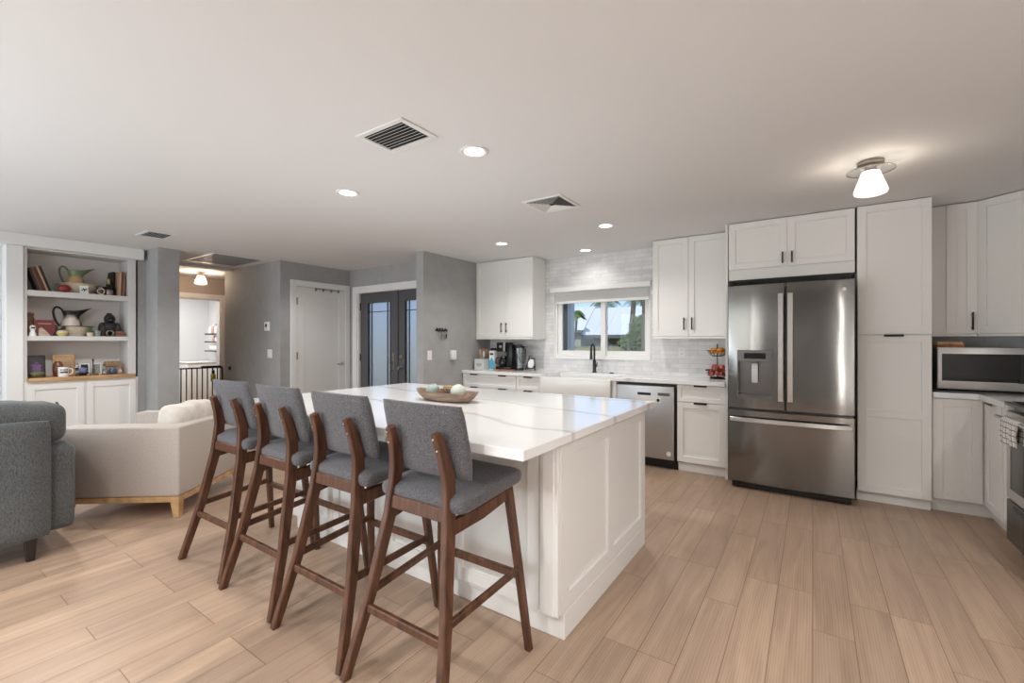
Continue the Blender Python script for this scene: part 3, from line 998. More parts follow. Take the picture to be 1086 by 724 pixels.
# ------------------------------------------------------------------ ceiling fixtures
def downlight(x, y, label, e=40):
    r = thing('recessed_light', label, 'ceiling light', (x, y, H), 0, 'round recessed lights in the ceiling')
    part('trim_ring', B().lathe([(.058, -.001), (.082, -.001), (.082, -.006), (.074, -.010), (.058, -.006)], (x, y, H), 28), 'trim', r)
    part('lens', B().lathe([(0, -.0005), (.0575, -.0005), (.0575, -.004), (0, -.005)], (x, y, H), 28), 'led', r)
    light('downlight_beam', 'SPOT', (x, y, H - .03), e, (1, .975, .94), (0, 0, 0), spot_size=math.radians(150), spot_blend=.7, shadow_soft_size=.06)
downlight(-1.625, 2.004, 'recessed ceiling light nearest the camera, right of the near vent')
downlight(-2.853, 2.036, 'recessed ceiling light left of and behind the near vent')
downlight(-1.634, 3.993, 'recessed ceiling light just right of the far square vent')
downlight(-2.901, 4.066, 'recessed ceiling light in front of the left wall cabinet')
downlight(-2.271, 4.929, 'recessed ceiling light close to the tiled wall above the window', 7)

def vent(label, x0, x1, y0, y1, ang, n, along):
    cx, cy = (x0 + x1) / 2, (y0 + y1) / 2
    r = thing('ceiling_vent', label, 'vent', (cx, cy, H), 0, None)
    f = .032
    b = B().box(x0, x1, y0, y0 + f, H - .009, H - .0005, .003).box(x0, x1, y1 - f, y1, H - .009, H - .0005, .003)
    b.box(x0, x0 + f, y0 + f, y1 - f, H - .009, H - .0005, .003).box(x1 - f, x1, y0 + f, y1 - f, H - .009, H - .0005, .003)
    part('frame', b, 'trim', r)
    part('duct_shade_sheet', B().box(x0 + f, x1 - f, y0 + f, y1 - f, H - .0015, H - .0005), 'darkgap', r)  # dark sheet painted as shade between the slats, no real opening
    b = B()
    for k in range(n):
        t = (k + .5) / n
        if along == 'x':
            yy = y0 + f + (y1 - y0 - 2 * f) * t
            b.bar([(x0 + f, yy, H - .008), (x1 - f, yy, H - .008)], .014, .0016, (0, math.cos(ang), math.sin(ang)), 0)
        else:
            xx = x0 + f + (x1 - x0 - 2 * f) * t
            b.bar([(xx, y0 + f, H - .008), (xx, y1 - f, H - .008)], .014, .0016, (math.cos(ang), 0, math.sin(ang)), 0)
    part('louvers', b, 'trim', r)
    return r
vent('white louvered ceiling vent nearest the camera, over the island', -2.035, -1.672, 1.494, 1.755, .6, 8, 'x')
vent('small louvered ceiling vent by the bookcase and grey column', -5.80, -5.45, 1.60, 1.86, .5, 7, 'x')
vent('long return-air grille in the hallway ceiling', -7.05, -6.14, 2.46, 3.12, -.12, 23, 'y')
# far vent: four-way diffuser
x0, x1, y0, y1 = -1.91, -1.56, 2.94, 3.31
r = thing('ceiling_vent', 'square four-way ceiling vent in the middle of the kitchen ceiling', 'vent', (-1.735, 3.12, H))
f = .03
b = B().box(x0, x1, y0, y0 + f, H - .009, H - .0005, .003).box(x0, x1, y1 - f, y1, H - .009, H - .0005, .003)
b.box(x0, x0 + f, y0 + f, y1 - f, H - .009, H - .0005, .003).box(x1 - f, x1, y0 + f, y1 - f, H - .009, H - .0005, .003)
part('frame', b, 'trim', r)
part('duct_shade_sheet', B().box(x0 + f, x1 - f, y0 + f, y1 - f, H - .0015, H - .0005), 'darkgap', r)  # same dark sheet for shade behind the diffuser louvers
b = B()
for k in range(6):
    t = f + .012 + k * .021
    b.bar([(x0 + t, y0 + t, H - .008), (x1 - t, y0 + t, H - .008)], .014, .0016, (0, math.cos(.6), math.sin(.6)), 0)
    b.bar([(x0 + t, y1 - t, H - .008), (x1 - t, y1 - t, H - .008)], .014, .0016, (0, math.cos(-.6), math.sin(-.6)), 0)
    b.bar([(x0 + t, y0 + t, H - .008), (x0 + t, y1 - t, H - .008)], .014, .0016, (math.cos(.6), 0, math.sin(.6)), 0)
    b.bar([(x1 - t, y0 + t, H - .008), (x1 - t, y1 - t, H - .008)], .014, .0016, (math.cos(-.6), 0, math.sin(-.6)), 0)
part('louvers', b, 'trim', r)

def flush_lamp(x, y, label, e, col):
    r = thing('flush_mount_lamp', label, 'ceiling light', (x, y, H))
    part('canopy', B().lathe([(0, -.001), (.068, -.001), (.068, -.018), (.055, -.024), (0, -.024)], (x, y, H), 28), 'nickel', r)
    part('stem', B().lathe([(.03, -.024), (.03, -.052), (.034, -.056), (.034, -.062), (0, -.062)], (x, y, H), 20), 'nickel', r)
    pl = part('glass_plate', B().lathe([(.035, -.050), (.11, -.054), (.118, -.058), (.11, -.060), (.035, -.057)], (x, y, H), 32), 'clear', r)
    part('rim', B().lathe([(.117, -.055), (.121, -.056), (.121, -.061), (.117, -.061)], (x, y, H), 32), 'nickel', pl)
    part('glass_shade', B().lathe([(.0, -.063), (.045, -.064), (.052, -.085), (.085, -.185), (.08, -.198), (.066, -.204), (.03, -.198), (0, -.197)], (x, y, H), 32), 'shade', r)
    for k in range(4):
        a = PI / 2 * k
        light('lamp_glow', 'POINT', (x + .105 * math.cos(a), y + .105 * math.sin(a), H - .13), e / 4, col, shadow_soft_size=.03)
flush_lamp(.294, 3.487, 'flush ceiling lamp with glass shade in front of the fridge', 2.2, (1, .86, .72))
flush_lamp(-8.02, 3.04, 'flush ceiling lamp with glass shade at the end of the hallway', 13, (1, .74, .53))
light('laundry_fill', 'AREA', (-9.9, 3.2, 2.38), 34, (1, .98, .96), (0, 0, 0), size=.5)  # area light added to brighten the laundry room, no fixture

# ------------------------------------------------------------------ wall fittings
def plate_x(name, label, cat, x, y, z, w, h, kids=()):
    r = thing(name, label, cat, (x, y, z))
    part('plate', B().box(x, x + .006, y - w / 2, y + w / 2, z, z + h, .002), 'plastic_white', r)
    return r
r = plate_x('light_switch', 'white rocker switch on the end of the partition wall', 'switch', -3.93, 3.97, 1.07, .075, .118)
part('rocker', B().box(-3.925, -3.920, 3.953, 3.987, 1.097, 1.161, .002), 'plastic_white', r)
r = thing('wall_box', 'white plug-in box on the partition wall under the key rack', 'device', (-3.93, 4.375, 1.06))
part('plate', B().box(-3.93, -3.924, 4.34, 4.41, 1.06, 1.17, .002), 'plastic_white', r)
part('housing', B().box(-3.924, -3.875, 4.335, 4.415, 1.065, 1.185, .008, 2), 'plastic_white', r)
r = thing('key_rack', 'dark metal key rack with keys on the partition wall', 'key rack', (-3.93, 4.18, 1.40))
b = B().box(-3.93, -3.918, 4.07, 4.29, 1.43, 1.455, .003)
for k, yy in enumerate((4.10, 4.15, 4.20, 4.25)):
    b.tube([(-3.92, yy, 1.44), (-3.90, yy, 1.425), (-3.895, yy, 1.415), (-3.89, yy, 1.425)], .003, 6)
    b.ball((-3.925, yy, 1.462), .016, 8, 6, (.4, 1, .8))
part('rail', b, 'gun', r)
for yy, dz, m_ in ((4.15, 0, 'nickel'), (4.20, .01, 'nickel'), (4.235, 0, 'black')):
    b = B(T(-3.897, yy, 1.405 - dz) @ Matrix.Rotation(PI / 2, 4, 'Y')).lathe([(.011, -.0015), (.014, -.0015), (.014, .0015), (.011, .0015)], (0, 0, 0), 12)
    b.m = Matrix.Identity(4)
    b.box(-3.899, -3.896, yy - .008, yy + .004, 1.33 - dz, 1.393 - dz, .001).box(-3.90, -3.894, yy + .004, yy + .016, 1.345 - dz, 1.393 - dz, .001)
    part('keys', b, m_, r)
r = thing('thermostat', 'white thermostat on the grey hallway wall', 'thermostat', (-6.315, 3.22, 1.46))
part('housing', B().box(-6.372, -6.262, 3.192, 3.219, 1.45, 1.575, .006, 2), 'plastic_white', r)
part('screen', B().box(-6.335, -6.298, 3.1895, 3.1925, 1.50, 1.545), 'smoke', r)
r = thing('light_switch', 'white double switch on the grey hallway wall below the thermostat', 'switch', (-6.264, 3.22, 1.07))
part('plate', B().box(-6.325, -6.205, 3.213, 3.2195, 1.07, 1.19, .002), 'plastic_white', r)
for xx in (-6.29, -6.24):
    part('rocker', B().box(xx - .017, xx + .017, 3.208, 3.214, 1.097, 1.163, .002), 'plastic_white', r)
solo('door_stop', B(Matrix.Translation((-7.45, 3.219, .89)) @ Matrix.Rotation(PI / 2, 4, 'X')).lathe([(0, 0), (.03, 0), (.03, .012), (.015, .025), (0, .026)]), 'gun',
     'small dark round door stop on the grey hallway wall', 'door stop', (-7.45, 3.219, .89))
def outlet(x, z, label):
    r = thing('wall_outlet', label, 'outlet', (x, 5.22, z))
    part('plate', B().box(x - .037, x + .037, 5.213, 5.2195, z, z + .118, .002), 'plastic_white', r)
    for zz in (z + .03, z + .072):
        part('socket', B().box(x - .016, x + .016, 5.2105, 5.2135, zz, zz + .026, .004), 'plastic_white', r)
        part('slots', B().box(x - .008, x - .005, 5.2095, 5.211, zz + .01, zz + .02).box(x + .005, x + .008, 5.2095, 5.211, zz + .01, zz + .02), 'black', r)
outlet(-1.222, 1.115, 'white wall outlet on the tile between window and fridge')
# blind over the window
r = thing('window_blind', 'white raised blind with headrail above the kitchen window', 'blind', (-2.2, 5.2, 1.80))
part('headrail', B().box(-2.895, -1.560, 5.155, 5.2045, 1.945, 2.012, .004), 'plastic_white', r)
b = B()
for k in range(9):
    b.box(WX0 + .03, WX1 - .015, 5.206, 5.248, 1.835 + k * .0118, 1.842 + k * .0118, .001)
part('slat_stack', b, 'plastic_white', r)
part('bottom_rail', B().box(WX0 + .03, WX1 - .015, 5.204, 5.249, 1.795, 1.830, .004), 'plastic_white', r)
b = B()
for xx in (-2.78, -2.58, -2.36, -2.08, -1.86, -1.66):
    b.tube([(xx, 5.2, 1.945), (xx + .004, 5.199, 1.88), (xx - .003, 5.199, 1.80)], .002, 6)
part('cords', b, 'plastic_white', r)

# ------------------------------------------------------------------ bar stools
def make_stool(label, x, y, rz, group):
    r = thing('bar_stool', label, 'bar stool', (x, y, 0), rz, group)
    for s in (-1, 1):
        p = part('rear_leg', B().bar([(s * .246, -.285, 0), (s * .200, -.205, .30), (s * .156, -.142, .62), (s * .144, -.128, .745), (s * .139, -.126, .80), (s * .131, -.140, .88), (s * .120, -.170, .968)],
                                     .03, [.036, .043, .052, .054, .052, .044, .032], (1, -.05 * s, 0)), 'walnut', r, local=True)
        for z, yy, xx in ((.948, -.163, .123), (.905, -.149, .129)):
            part('bolt', B(T(s * xx, yy - .022, z) @ Matrix.Rotation(PI / 2 - .35, 4, 'X')).lathe([(0, 0), (.0038, 0), (.0038, .003), (0, .003)], (0, 0, 0), 10), 'nickel', p, local=True)
        part('front_leg', B().bar([(s * .250, .255, 0), (s * .218, .222, .36), (s * .186, .195, .675)], .028, [.03, .036, .042], (1, 0, 0)), 'walnut', r, local=True)
        part('seat_rail', B().bar([(s * .156, -.14, .622), (s * .176, .03, .640), (s * .187, .215, .672)], .022, [.06, .056, .045], (1, 0, 0)), 'walnut', r, local=True)
        part('stretcher', B().bar([(s * .200, -.205, .315), (s * .219, .222, .345)], .020, .03, (1, 0, 0)), 'walnut', r, local=True)
    part('back_rail', B().bar([(-.154, -.14, .668), (.154, -.14, .668)], .052, .024, (0, .05, 1)), 'walnut', r, local=True)
    part('front_rail', B().bar([(-.186, .195, .648), (.186, .195, .648)], .045, .022, (0, 0, 1)), 'walnut', r, local=True)
    part('stretcher', B().bar([(-.206, -.216, .262), (.206, -.216, .262)], .032, .022, (0, 0, 1)), 'walnut', r, local=True)
    part('footrest', B().bar([(-.222, .226, .318), (.222, .226, .318)], .034, .022, (0, 0, 1)), 'walnut', r, local=True)
    # seat pad
    b = B(Matrix.Translation((0, .065, .716)) @ Matrix.Rotation(math.radians(4), 4, 'X'))
    b.soft(-.222, .222, -.208, .2, -.032, .036, .03, .012, n=10)
    part('seat', b, 'stool_fabric', r, local=True, ang=80)
    # backrest: curved padded slab, leaning back
    b = B()
    nx, nz = 14, 8
    def bp(u, v, front):
        z = .788 + .278 * v
        yc = -.108 - .060 * v ** 1.2
        wdt = .206 + .004 * math.sin(PI * v)
        x = wdt * u
        curve = .016 * u * u
        e = 1 - max(0, (abs(u) - .86) / .14) ** 2 * .55
        e *= 1 - max(0, (abs(v - .5) - .42) / .08) ** 2 * .5
        t = .024 * e
        return (x, yc + curve + (t + .008 * (1 - u * u) * (1 - (2 * v - 1) ** 2) if front else -t * .7) + .02, z)
    F = [[b._v(bp(-1 + 2 * i / nx, j / nz, True)) for j in range(nz + 1)] for i in range(nx + 1)]
    K = [[b._v(bp(-1 + 2 * i / nx, j / nz, False)) for j in range(nz + 1)] for i in range(nx + 1)]
    for i in range(nx):
        for j in range(nz):
            b.bm.faces.new((F[i][j], F[i + 1][j], F[i + 1][j + 1], F[i][j + 1]))
            b.bm.faces.new((K[i][j + 1], K[i + 1][j + 1], K[i + 1][j], K[i][j]))
    for i in range(nx):
        b.bm.faces.new((K[i][0], K[i + 1][0], F[i + 1][0], F[i][0]))
        b.bm.faces.new((F[i][nz], F[i + 1][nz], K[i + 1][nz], K[i][nz]))
    for j in range(nz):
        b.bm.faces.new((F[0][j], F[0][j + 1], K[0][j + 1], K[0][j]))
        b.bm.faces.new((K[nx][j], K[nx][j + 1], F[nx][j + 1], F[nx][j]))
    part('backrest', b, 'stool_fabric', r, local=True, ang=80)
    return r
G = 'bar stools along the island'
s0 = make_stool('walnut bar stool with grey tweed seat nearest the camera, rightmost of four', -1.243, 1.335, 0, G)
dup(s0, (-1.776, 1.345, 0), 0, 'walnut bar stool with grey tweed seat, second from the right at the island')
dup(s0, (-2.325, 1.36, 0), 0, 'walnut bar stool with grey tweed seat, third from the right at the island')
dup(s0, (-2.885, 1.375, 0), .02, 'walnut bar stool with grey tweed seat farthest left, nearest the beige armchair')

# ------------------------------------------------------------------ beige armchair (rotated)
r = thing('armchair', 'wide beige upholstered armchair on a light wood base, seen from behind', 'armchair', (-3.87, 1.325, 0), math.atan2(-.61, -.79))
DP, LN = .84, .86
U = [(0, 0), (DP, 0), (DP, -.15), (.16, -.15), (.16, -LN + .15), (DP, -LN + .15), (DP, -LN), (0, -LN)]
part('back_and_arms', B().prism(U, .155, .67, 'z', .016, 3), 'beige_fabric', r, local=True, ang=50)
part('seat_deck', B().box(.165, DP - .02, -LN + .152, -.152, .156, .298, .01), 'beige_fabric', r, local=True)
part('seat_cushion', B().soft(.16, DP + .01, -LN + .152, -.152, .30, .46, .05, .02, n=10), 'beige_fabric', r, local=True, ang=80)
bq = B(Matrix.Translation((.21, -LN / 2, .62)) @ Matrix.Rotation(math.radians(-12), 4, 'Y'))
bq.soft(-.09, .09, -LN / 2 + .155, LN / 2 - .155, -.17, .16, .065, .02, n=12, axis='x')
for v in bq.bm.verts:
    if v.co.z > .7: v.co.z += .006 * math.sin(v.co.y * 23) + .02 * math.cos((v.co.y + LN / 2) * 3.2)
part('back_cushion', bq, 'pillow_fabric', r, local=True, ang=80)
part('base_rail', B().box(.004, DP - .01, -LN + .004, -.004, .112, .154, .004), 'oak', r, local=True)
for x, y in ((.035, -.035), (.035, -LN + .035), (DP - .045, -.035), (DP - .045, -LN + .035)):
    sx_, sy_ = (-1 if x < .4 else 1), (1 if y > -.4 else -1)
    part('leg', B().bar([(x + sx_ * .012, y + sy_ * .012, 0), (x, y, .112)], [.042, .062], [.042, .062], (1, 0, 0)), 'oak', r, local=True)

# ------------------------------------------------------------------ slate sofa (back towards the kitchen)
r = thing('sofa', 'slate grey upholstered sofa at the left edge, seen from behind', 'sofa', (-4.2, -.2, 0))
part('back', B().soft(-4.0, -3.78, -1.2, .652, .13, .83, .03, 0, n=14), 'grey_fabric', r, ang=60)
part('arm', B().soft(-4.68, -3.84, .60, .775, .13, .665, .05, 0, n=12), 'grey_fabric', r, ang=60)
part('arm', B().soft(-4.68, -3.84, -1.32, -1.15, .13, .665, .05, 0, n=12), 'grey_fabric', r, ang=60)
part('seat_deck', B().box(-4.66, -3.95, -1.16, .61, .14, .30, .02), 'grey_fabric', r)
for y0, y1 in ((-1.14, -.28), (-.275, .60)):
    part('seat_cushion', B().soft(-4.70, -4.0, y0, y1, .30, .46, .05, .015, n=8), 'grey_fabric', r, ang=80)
for y0, y1 in ((-1.1, -.2), (-.19, .735)):
    bq = B().soft(-4.16, -3.835, y0, y1, .672, .925, .075, .015, n=12)
    for v in bq.bm.verts:
        v.co.z += .010 * math.sin(v.co.y * 17) * (1 if v.co.z > .8 else 0)
    p = part('back_cushion', bq, 'grey_fabric', r, ang=80)
    part('piping', B().tube([(-3.97, y1 - .003, .70), (-3.955, y1 + .002, .78), (-3.965, y1, .85), (-3.985, y1 - .03, .915)], .006, 6), 'grey_fabric', p)
for x, y in ((-3.84, .57), (-4.6, .68), (-3.84, -1.1), (-4.6, -1.22)):
    part('leg', B().bar([(x, y, 0), (x, y, .14)], [.035, .055], [.035, .055], (1, 0, 0)), 'blackwood', r)

# ------------------------------------------------------------------ dough bowl on the island
M['driftwood'] = wood('weathered_wood', (120, 98, 82), (164, 140, 122), .7, (4, 30, 30))
M['sea_glass'] = noisy('pale_green_ball', (150, 170, 162), (176, 190, 184), .35, (4, 4, 4))
M['sea_glass2'] = noisy('pale_cream_green_ball', (196, 206, 196), (212, 218, 210), .35, (4, 4, 4))
bx, by, bz, ba = -1.975, 2.15, .9145, .02
r = thing('dough_bowl', 'long carved wooden dough bowl on the island top', 'bowl', (bx, by, bz), ba)
b = B()
rings = []
n = 28
for (sx_, sy_, z) in ((.155, .05, 0), (.19, .07, .006), (.225, .092, .034), (.25, .105, .062), (.244, .098, .062), (.216, .082, .036), (.18, .062, .014), (.12, .04, .011)):
    ring = []
    for k in range(n):
        a = 2 * PI * k / n
        c, s = math.cos(a), math.sin(a)
        ex = abs(c) ** .8 * (1 if c > 0 else -1)
        ring.append(b._v((sx_ * ex, sy_ * s, z + (.010 * abs(c) ** 6 if z > .05 else 0))))
    rings.append(ring)
b._rings(rings)
part('hull', b, 'driftwood', r, local=True)
solo('decor_ball', B().ball((bx - .125, by + .005, .974), .045), 'sea_glass', 'sea-green decorative ball at the left end of the wooden bowl', 'ball', (bx - .125, by + .005, .929))
solo('decor_ball', B().ball((bx + .10, by, .977), .050), 'sea_glass2', 'pale cream-green decorative ball at the right end of the wooden bowl', 'ball', (bx + .10, by, .927))
M['rattan'] = noisy('brown_twig_ball', (70, 48, 38), (128, 92, 72), .8, (40, 40, 40), 3, 4, .6)
solo('twig_ball', B().ball((bx - .005, by - .035, .962), .036), 'rattan', 'dark brown twig ball in the middle of the wooden bowl', 'ball', (bx - .005, by - .035, .926))
r = thing('candle_jar', 'glass candle jar with a tan lid in the wooden bowl', 'candle jar', (bx - .02, by + .045, .927))
part('glass', B().lathe([(0, 0), (.036, 0), (.036, .066), (.033, .066), (.033, .004), (0, .004)], (bx - .02, by + .045, .927)), 'clear', r)
part('wax', B().lathe([(0, .005), (.032, .005), (.032, .04), (0, .04)], (bx - .02, by + .045, .927)), 'oak', r)
part('lid', B().lathe([(0, .0665), (.038, .0665), (.038, .078), (0, .078)], (bx - .02, by + .045, .927)), 'oak', r)

# ------------------------------------------------------------------ things on the sink counter
Z = .9145
r = thing('utensil_box', 'white square utensil crock by the partition wall', 'crock', (-3.80, 4.86, Z))
b = B().box(-3.885, -3.725, 4.795, 4.80, Z, Z + .145, .002).box(-3.885, -3.725, 4.945, 4.95, Z, Z + .145, .002).box(-3.885, -3.88, 4.80, 4.945, Z, Z + .145).box(-3.73, -3.725, 4.80, 4.945, Z, Z + .145).box(-3.88, -3.73, 4.80, 4.945, Z, Z + .006)
part('box', b, 'shelf_white', r)
M['ink'] = mat('grey_print', (150, 146, 142), .7)
part('print', B().box(-3.85, -3.76, 4.7935, 4.7955, Z + .065, Z + .08).box(-3.84, -3.77, 4.7935, 4.7955, Z + .045, Z + .054), 'ink', r)
M['copper'] = mat('rose_utensil', (176, 120, 104), .4, .4)
for k, (dx, dy, hh, m_, nm) in enumerate(((-.04, .0, .27, 'oak', 'wooden spoon'), (-.005, .03, .29, 'copper', 'rose-coloured spatula'), (.03, -.01, .25, 'shelf_white', 'white spatula'), (.045, .035, .28, 'copper', 'rose-coloured spoon'))):
    x, y = -3.80 + dx, 4.87 + dy
    b = B().tube([(x - dx * .3, y, Z + .007), (x, y, Z + hh - .07)], .005, 6).box(x - .018, x + .018, y - .004, y + .004, Z + hh - .075, Z + hh, .003, 2)
    solo('cooking_utensil', b, m_, f'{nm} standing in the white crock by the partition wall', 'utensil', (x, y, Z + .007), 'utensils in the white crock')
M['blue'] = mat('sky_blue_print', (86, 174, 206), .5)
r = thing('carton', 'tall white and blue carton beside the coffee maker', 'carton', (-3.66, 4.93, Z))
part('box', B().box(-3.70, -3.615, 4.89, 4.98, Z, Z + .26, .002), 'plastic_white', r)
part('top_fold', B().prism([(4.89, Z + .26), (4.98, Z + .26), (4.938, Z + .295), (4.932, Z + .295)], -3.699, -3.616, 'x'), 'gun', r)
part('blue_label', B().box(-3.701, -3.614, 4.889, 4.892, Z + .01, Z + .11).prism([(-3.70, Z + .11), (-3.615, Z + .11), (-3.655, Z + .17)], 4.889, 4.892, 'y'), 'blue', r)
part('print', B().box(-3.685, -3.63, 4.8885, 4.8905, Z + .20, Z + .225), 'gun', r)
solo('serving_tray', B().box(-3.59, -3.30, 4.83, 5.10, Z, Z + .012, .003), 'terracotta_wood', 'flat reddish wooden tray under the coffee maker', 'tray', (-3.45, 4.96, Z))
r = thing('coffee_maker', 'black coffee maker with carafe on the counter left of the window', 'coffee maker', (-3.45, 4.97, Z + .0125))
z = Z + .0125
part('base', B().box(-3.57, -3.33, 4.86, 5.09, z, z + .035, .006, 2), 'black', r)
part('tower', B().box(-3.42, -3.33, 4.90, 5.09, z + .035, z + .33, .008, 2), 'black', r)
part('brew_head', B().box(-3.57, -3.42, 4.88, 5.08, z + .235, z + .36, .012, 3), 'black', r)
part('front_badge', B().box(-3.52, -3.48, 4.876, 4.881, z + .29, z + .32, .002), 'steel_light', r)
part('chrome_panel', B().box(-3.455, -3.425, 4.874, 4.881, z + .24, z + .36, .003), 'steel_light', r)
c = part('carafe', B().lathe([(0, 0), (.062, 0), (.074, .03), (.07, .08), (.046, .125), (.05, .14), (0, .14)], (-3.50, 4.955, z + .036), 20), 'smoke', r)
part('carafe_handle', B().tube([(-3.565, 4.93, z + .155), (-3.60, 4.915, z + .14), (-3.60, 4.915, z + .08), (-3.57, 4.93, z + .065)], .008, 8), 'black', c)
r = thing('water_carafe', 'clear tall pitcher with black lid right of the coffee maker', 'pitcher', (-3.25, 4.97, Z))
part('base', B().lathe([(0, 0), (.06, 0), (.058, .03), (0, .03)], (-3.25, 4.97, Z), 20), 'black', r)
part('jar', B().lathe([(0, .031), (.052, .031), (.062, .30), (.059, .30), (.049, .034), (0, .034)], (-3.25, 4.97, Z), 24), 'clear', r)
part('lid', B().lathe([(0, .301), (.066, .301), (.066, .325), (.03, .33), (.03, .345), (0, .345)], (-3.25, 4.97, Z), 24).box(-3.19, -3.14, 4.955, 4.985, Z + .305, Z + .322, .003), 'black', r)
part('handle', B().tube([(-3.19, 4.97, Z + .29), (-3.155, 4.97, Z + .28), (-3.16, 4.97, Z + .12), (-3.198, 4.97, Z + .1)], .008, 8), 'black', r)
part('grinds_cup', B().lathe([(0, .036), (.042, .036), (.046, .13), (0, .13)], (-3.25, 4.97, Z), 16), 'steel_light', r)
r = thing('soap_bottle', 'thin clear bottle with black pump beside the easel frame', 'bottle', (-3.195, 5.12, Z))
part('body', B().lathe([(0, 0), (.025, 0), (.025, .11), (.01, .13), (0, .13)], (-3.195, 5.12, Z), 16), 'clear', r)
part('pump', B().lathe([(0, .131), (.011, .131), (.011, .15), (.004, .152), (.004, .185), (0, .185)], (-3.195, 5.12, Z), 12).box(-3.2, -3.15, 5.114, 5.126, Z + .185, Z + .195, .002), 'black', r)
r = thing('tabletop_easel', 'small dark wooden easel with white oval picture on the counter', 'picture frame', (-3.08, 5.03, Z))
m_ = Matrix.Translation((-3.10, 5.0, Z)) @ Matrix.Rotation(math.radians(-14), 4, 'X')
b = B(m_)
for s in (-1, 1):
    b.bar([(s * .075, 0, .004), (s * .04, 0, .165)], .012, .012, (0, 1, 0))
b.bar([(-.05, 0, .165), (.05, 0, .165)], .012, .014, (0, 1, 0)).bar([(-.07, -.008, .03), (.07, -.008, .03)], .022, .008, (0, 1, 0))
b.m = Matrix.Identity(4)
b.bar([(-3.10, 5.11, Z + .005), (-3.10, 5.045, Z + .155)], .012, .01)
part('stand', b, 'blackwood', r)
b = B(m_ @ Matrix.Translation((0, -.006, .092)) @ Matrix.Rotation(PI / 2, 4, 'X')).lathe([(0, -.004), (.046, -.004), (.046, .004), (0, .004)], (0, 0, 0), 28, 1, 1.32)
part('oval_plate', b, 'plastic_white', r)

# fruit basket, two tiers, at the end of the counter by the fridge
fx, fyy = -.822, 5.02
r = thing('fruit_basket', 'black wire two-tier fruit basket by the fridge', 'basket', (fx, fyy, Z))
def wire_bowl(z, R, d):
    b = B()
    ringp = [(fx + R * math.cos(2 * PI * k / 24), fyy + R * math.sin(2 * PI * k / 24), z + d) for k in range(25)]
    b.tube(ringp, .0045, 6)
    ringb = [(fx + R * .5 * math.cos(2 * PI * k / 24), fyy + R * .5 * math.sin(2 * PI * k / 24), z) for k in range(25)]
    b.tube(ringb, .004, 6)
    for k in range(14):
        a = 2 * PI * k / 14
        b.tube([(fx + R * f_ * math.cos(a), fyy + R * f_ * math.sin(a), z + d * g_) for f_, g_ in ((0.05, 0), (.5, 0), (.82, .4), (1, 1))], .0022, 5)
    return b
part('wire_bowl', wire_bowl(Z + .012, .115, .075), 'blackmetal', r)
part('wire_bowl', wire_bowl(Z + .235, .098, .055), 'blackmetal', r)
part('post', B().tube([(fx, fyy + .0, Z + .012), (fx, fyy, Z + .36)], .005, 8), 'blackmetal', r)
part('foot_ring', B().tube([(fx + .07 * math.cos(2 * PI * k / 24), fyy + .07 * math.sin(2 * PI * k / 24), Z + .005) for k in range(25)], .005, 6), 'blackmetal', r)
M['orange'] = noisy('orange_peel', (214, 132, 40), (228, 156, 60), .5, (60, 60, 60), 2, 3, .15)
M['apple'] = noisy('red_apple_skin', (150, 42, 44), (206, 130, 104), .3, (14, 14, 14), 2, 3, 0, 0, .4, .7)
words = ['first', 'second', 'third', 'fourth', 'fifth', 'sixth']
o0 = None
for k in range(5):
    a = 2 * PI * k / 5 + .3
    x, y, zz = fx + .048 * math.cos(a), fyy + .048 * math.sin(a), Z + .288
    if o0 is None:
        o0 = solo('orange', B().ball((x, y, zz), .033, 14, 9), 'orange', 'orange heaped in the upper tier of the wire basket', 'fruit', (x, y, zz - .033), 'oranges in the upper basket')
    else:
        c_ = o0.copy(); C.objects.link(c_); c_.location = (x, y, zz - .033)
def apple(x, y, z, rr):
    r_ = thing('apple', 'red apple heaped in the lower tier of the wire basket', 'fruit', (x, y, z - rr * .9), 0, 'apples in the lower basket')
    part('flesh', B().lathe([(0, -.8 * rr), (.35 * rr, -.92 * rr), (.75 * rr, -.6 * rr), (1.0 * rr, .05 * rr), (.92 * rr, .5 * rr), (.6 * rr, .84 * rr), (.25 * rr, .86 * rr), (0, .68 * rr)], (x, y, z), 18), 'apple', r_, ang=80)
    part('stem', B().tube([(x, y, z + .66 * rr), (x + .004, y, z + 1.02 * rr)], .0018, 5), 'blackwood', r_)
    return r_
ap = None
for (dx, dy, dz) in ((-.05, -.045, .058), (.022, -.064, .060), (.066, .0, .062), (.02, .062, .060), (-.058, .03, .060), (-.018, -.022, .115), (.042, -.012, .112)):
    x, y, zz = fx + dx, fyy + dy, Z + dz
    if ap is None: ap = apple(x, y, zz, .036)
    else: dup(ap, (x, y, zz - .036 * .9), dx * 30)

# ------------------------------------------------------------------ built-in bookcase
r = thing('bookcase', 'white built-in open bookcase with three compartments left of the grey column', 'bookcase', (-6.88, 1.41, .918))
SX = -6.72
part('side_panel', B().box(-7.045, SX, .950, .977, .8785, 2.279, .002), 'shelf_white', r)
part('side_panel', B().box(-7.045, SX, 1.793, 1.866, .8785, 2.279, .002), 'shelf_white', r)
M['niche'] = mat('niche_back_paint', (220, 213, 209), .8)
part('back_panel', B().box(-7.045, -7.03, .977, 1.793, .918, 2.279), 'niche', r)
part('top_panel', B().box(-7.03, SX, .977, 1.793, 2.262, 2.279, .002), 'shelf_white', r)
for z0, z1 in ((1.776, 1.836), (1.308, 1.358)):
    part('shelf', B().box(-7.03, SX + .002, .9775, 1.7925, z0, z1, .002), 'shelf_white', r)
cabinet('base_cabinet', 'white two-door base cabinet below the bookcase', -6.70, .952, .935, .34, .0, .878,
        [('door', .02, .435, .09, .76, (), []), ('door', .475, .435, .09, .76, (), [])], rz=PI / 2, toe=.075)
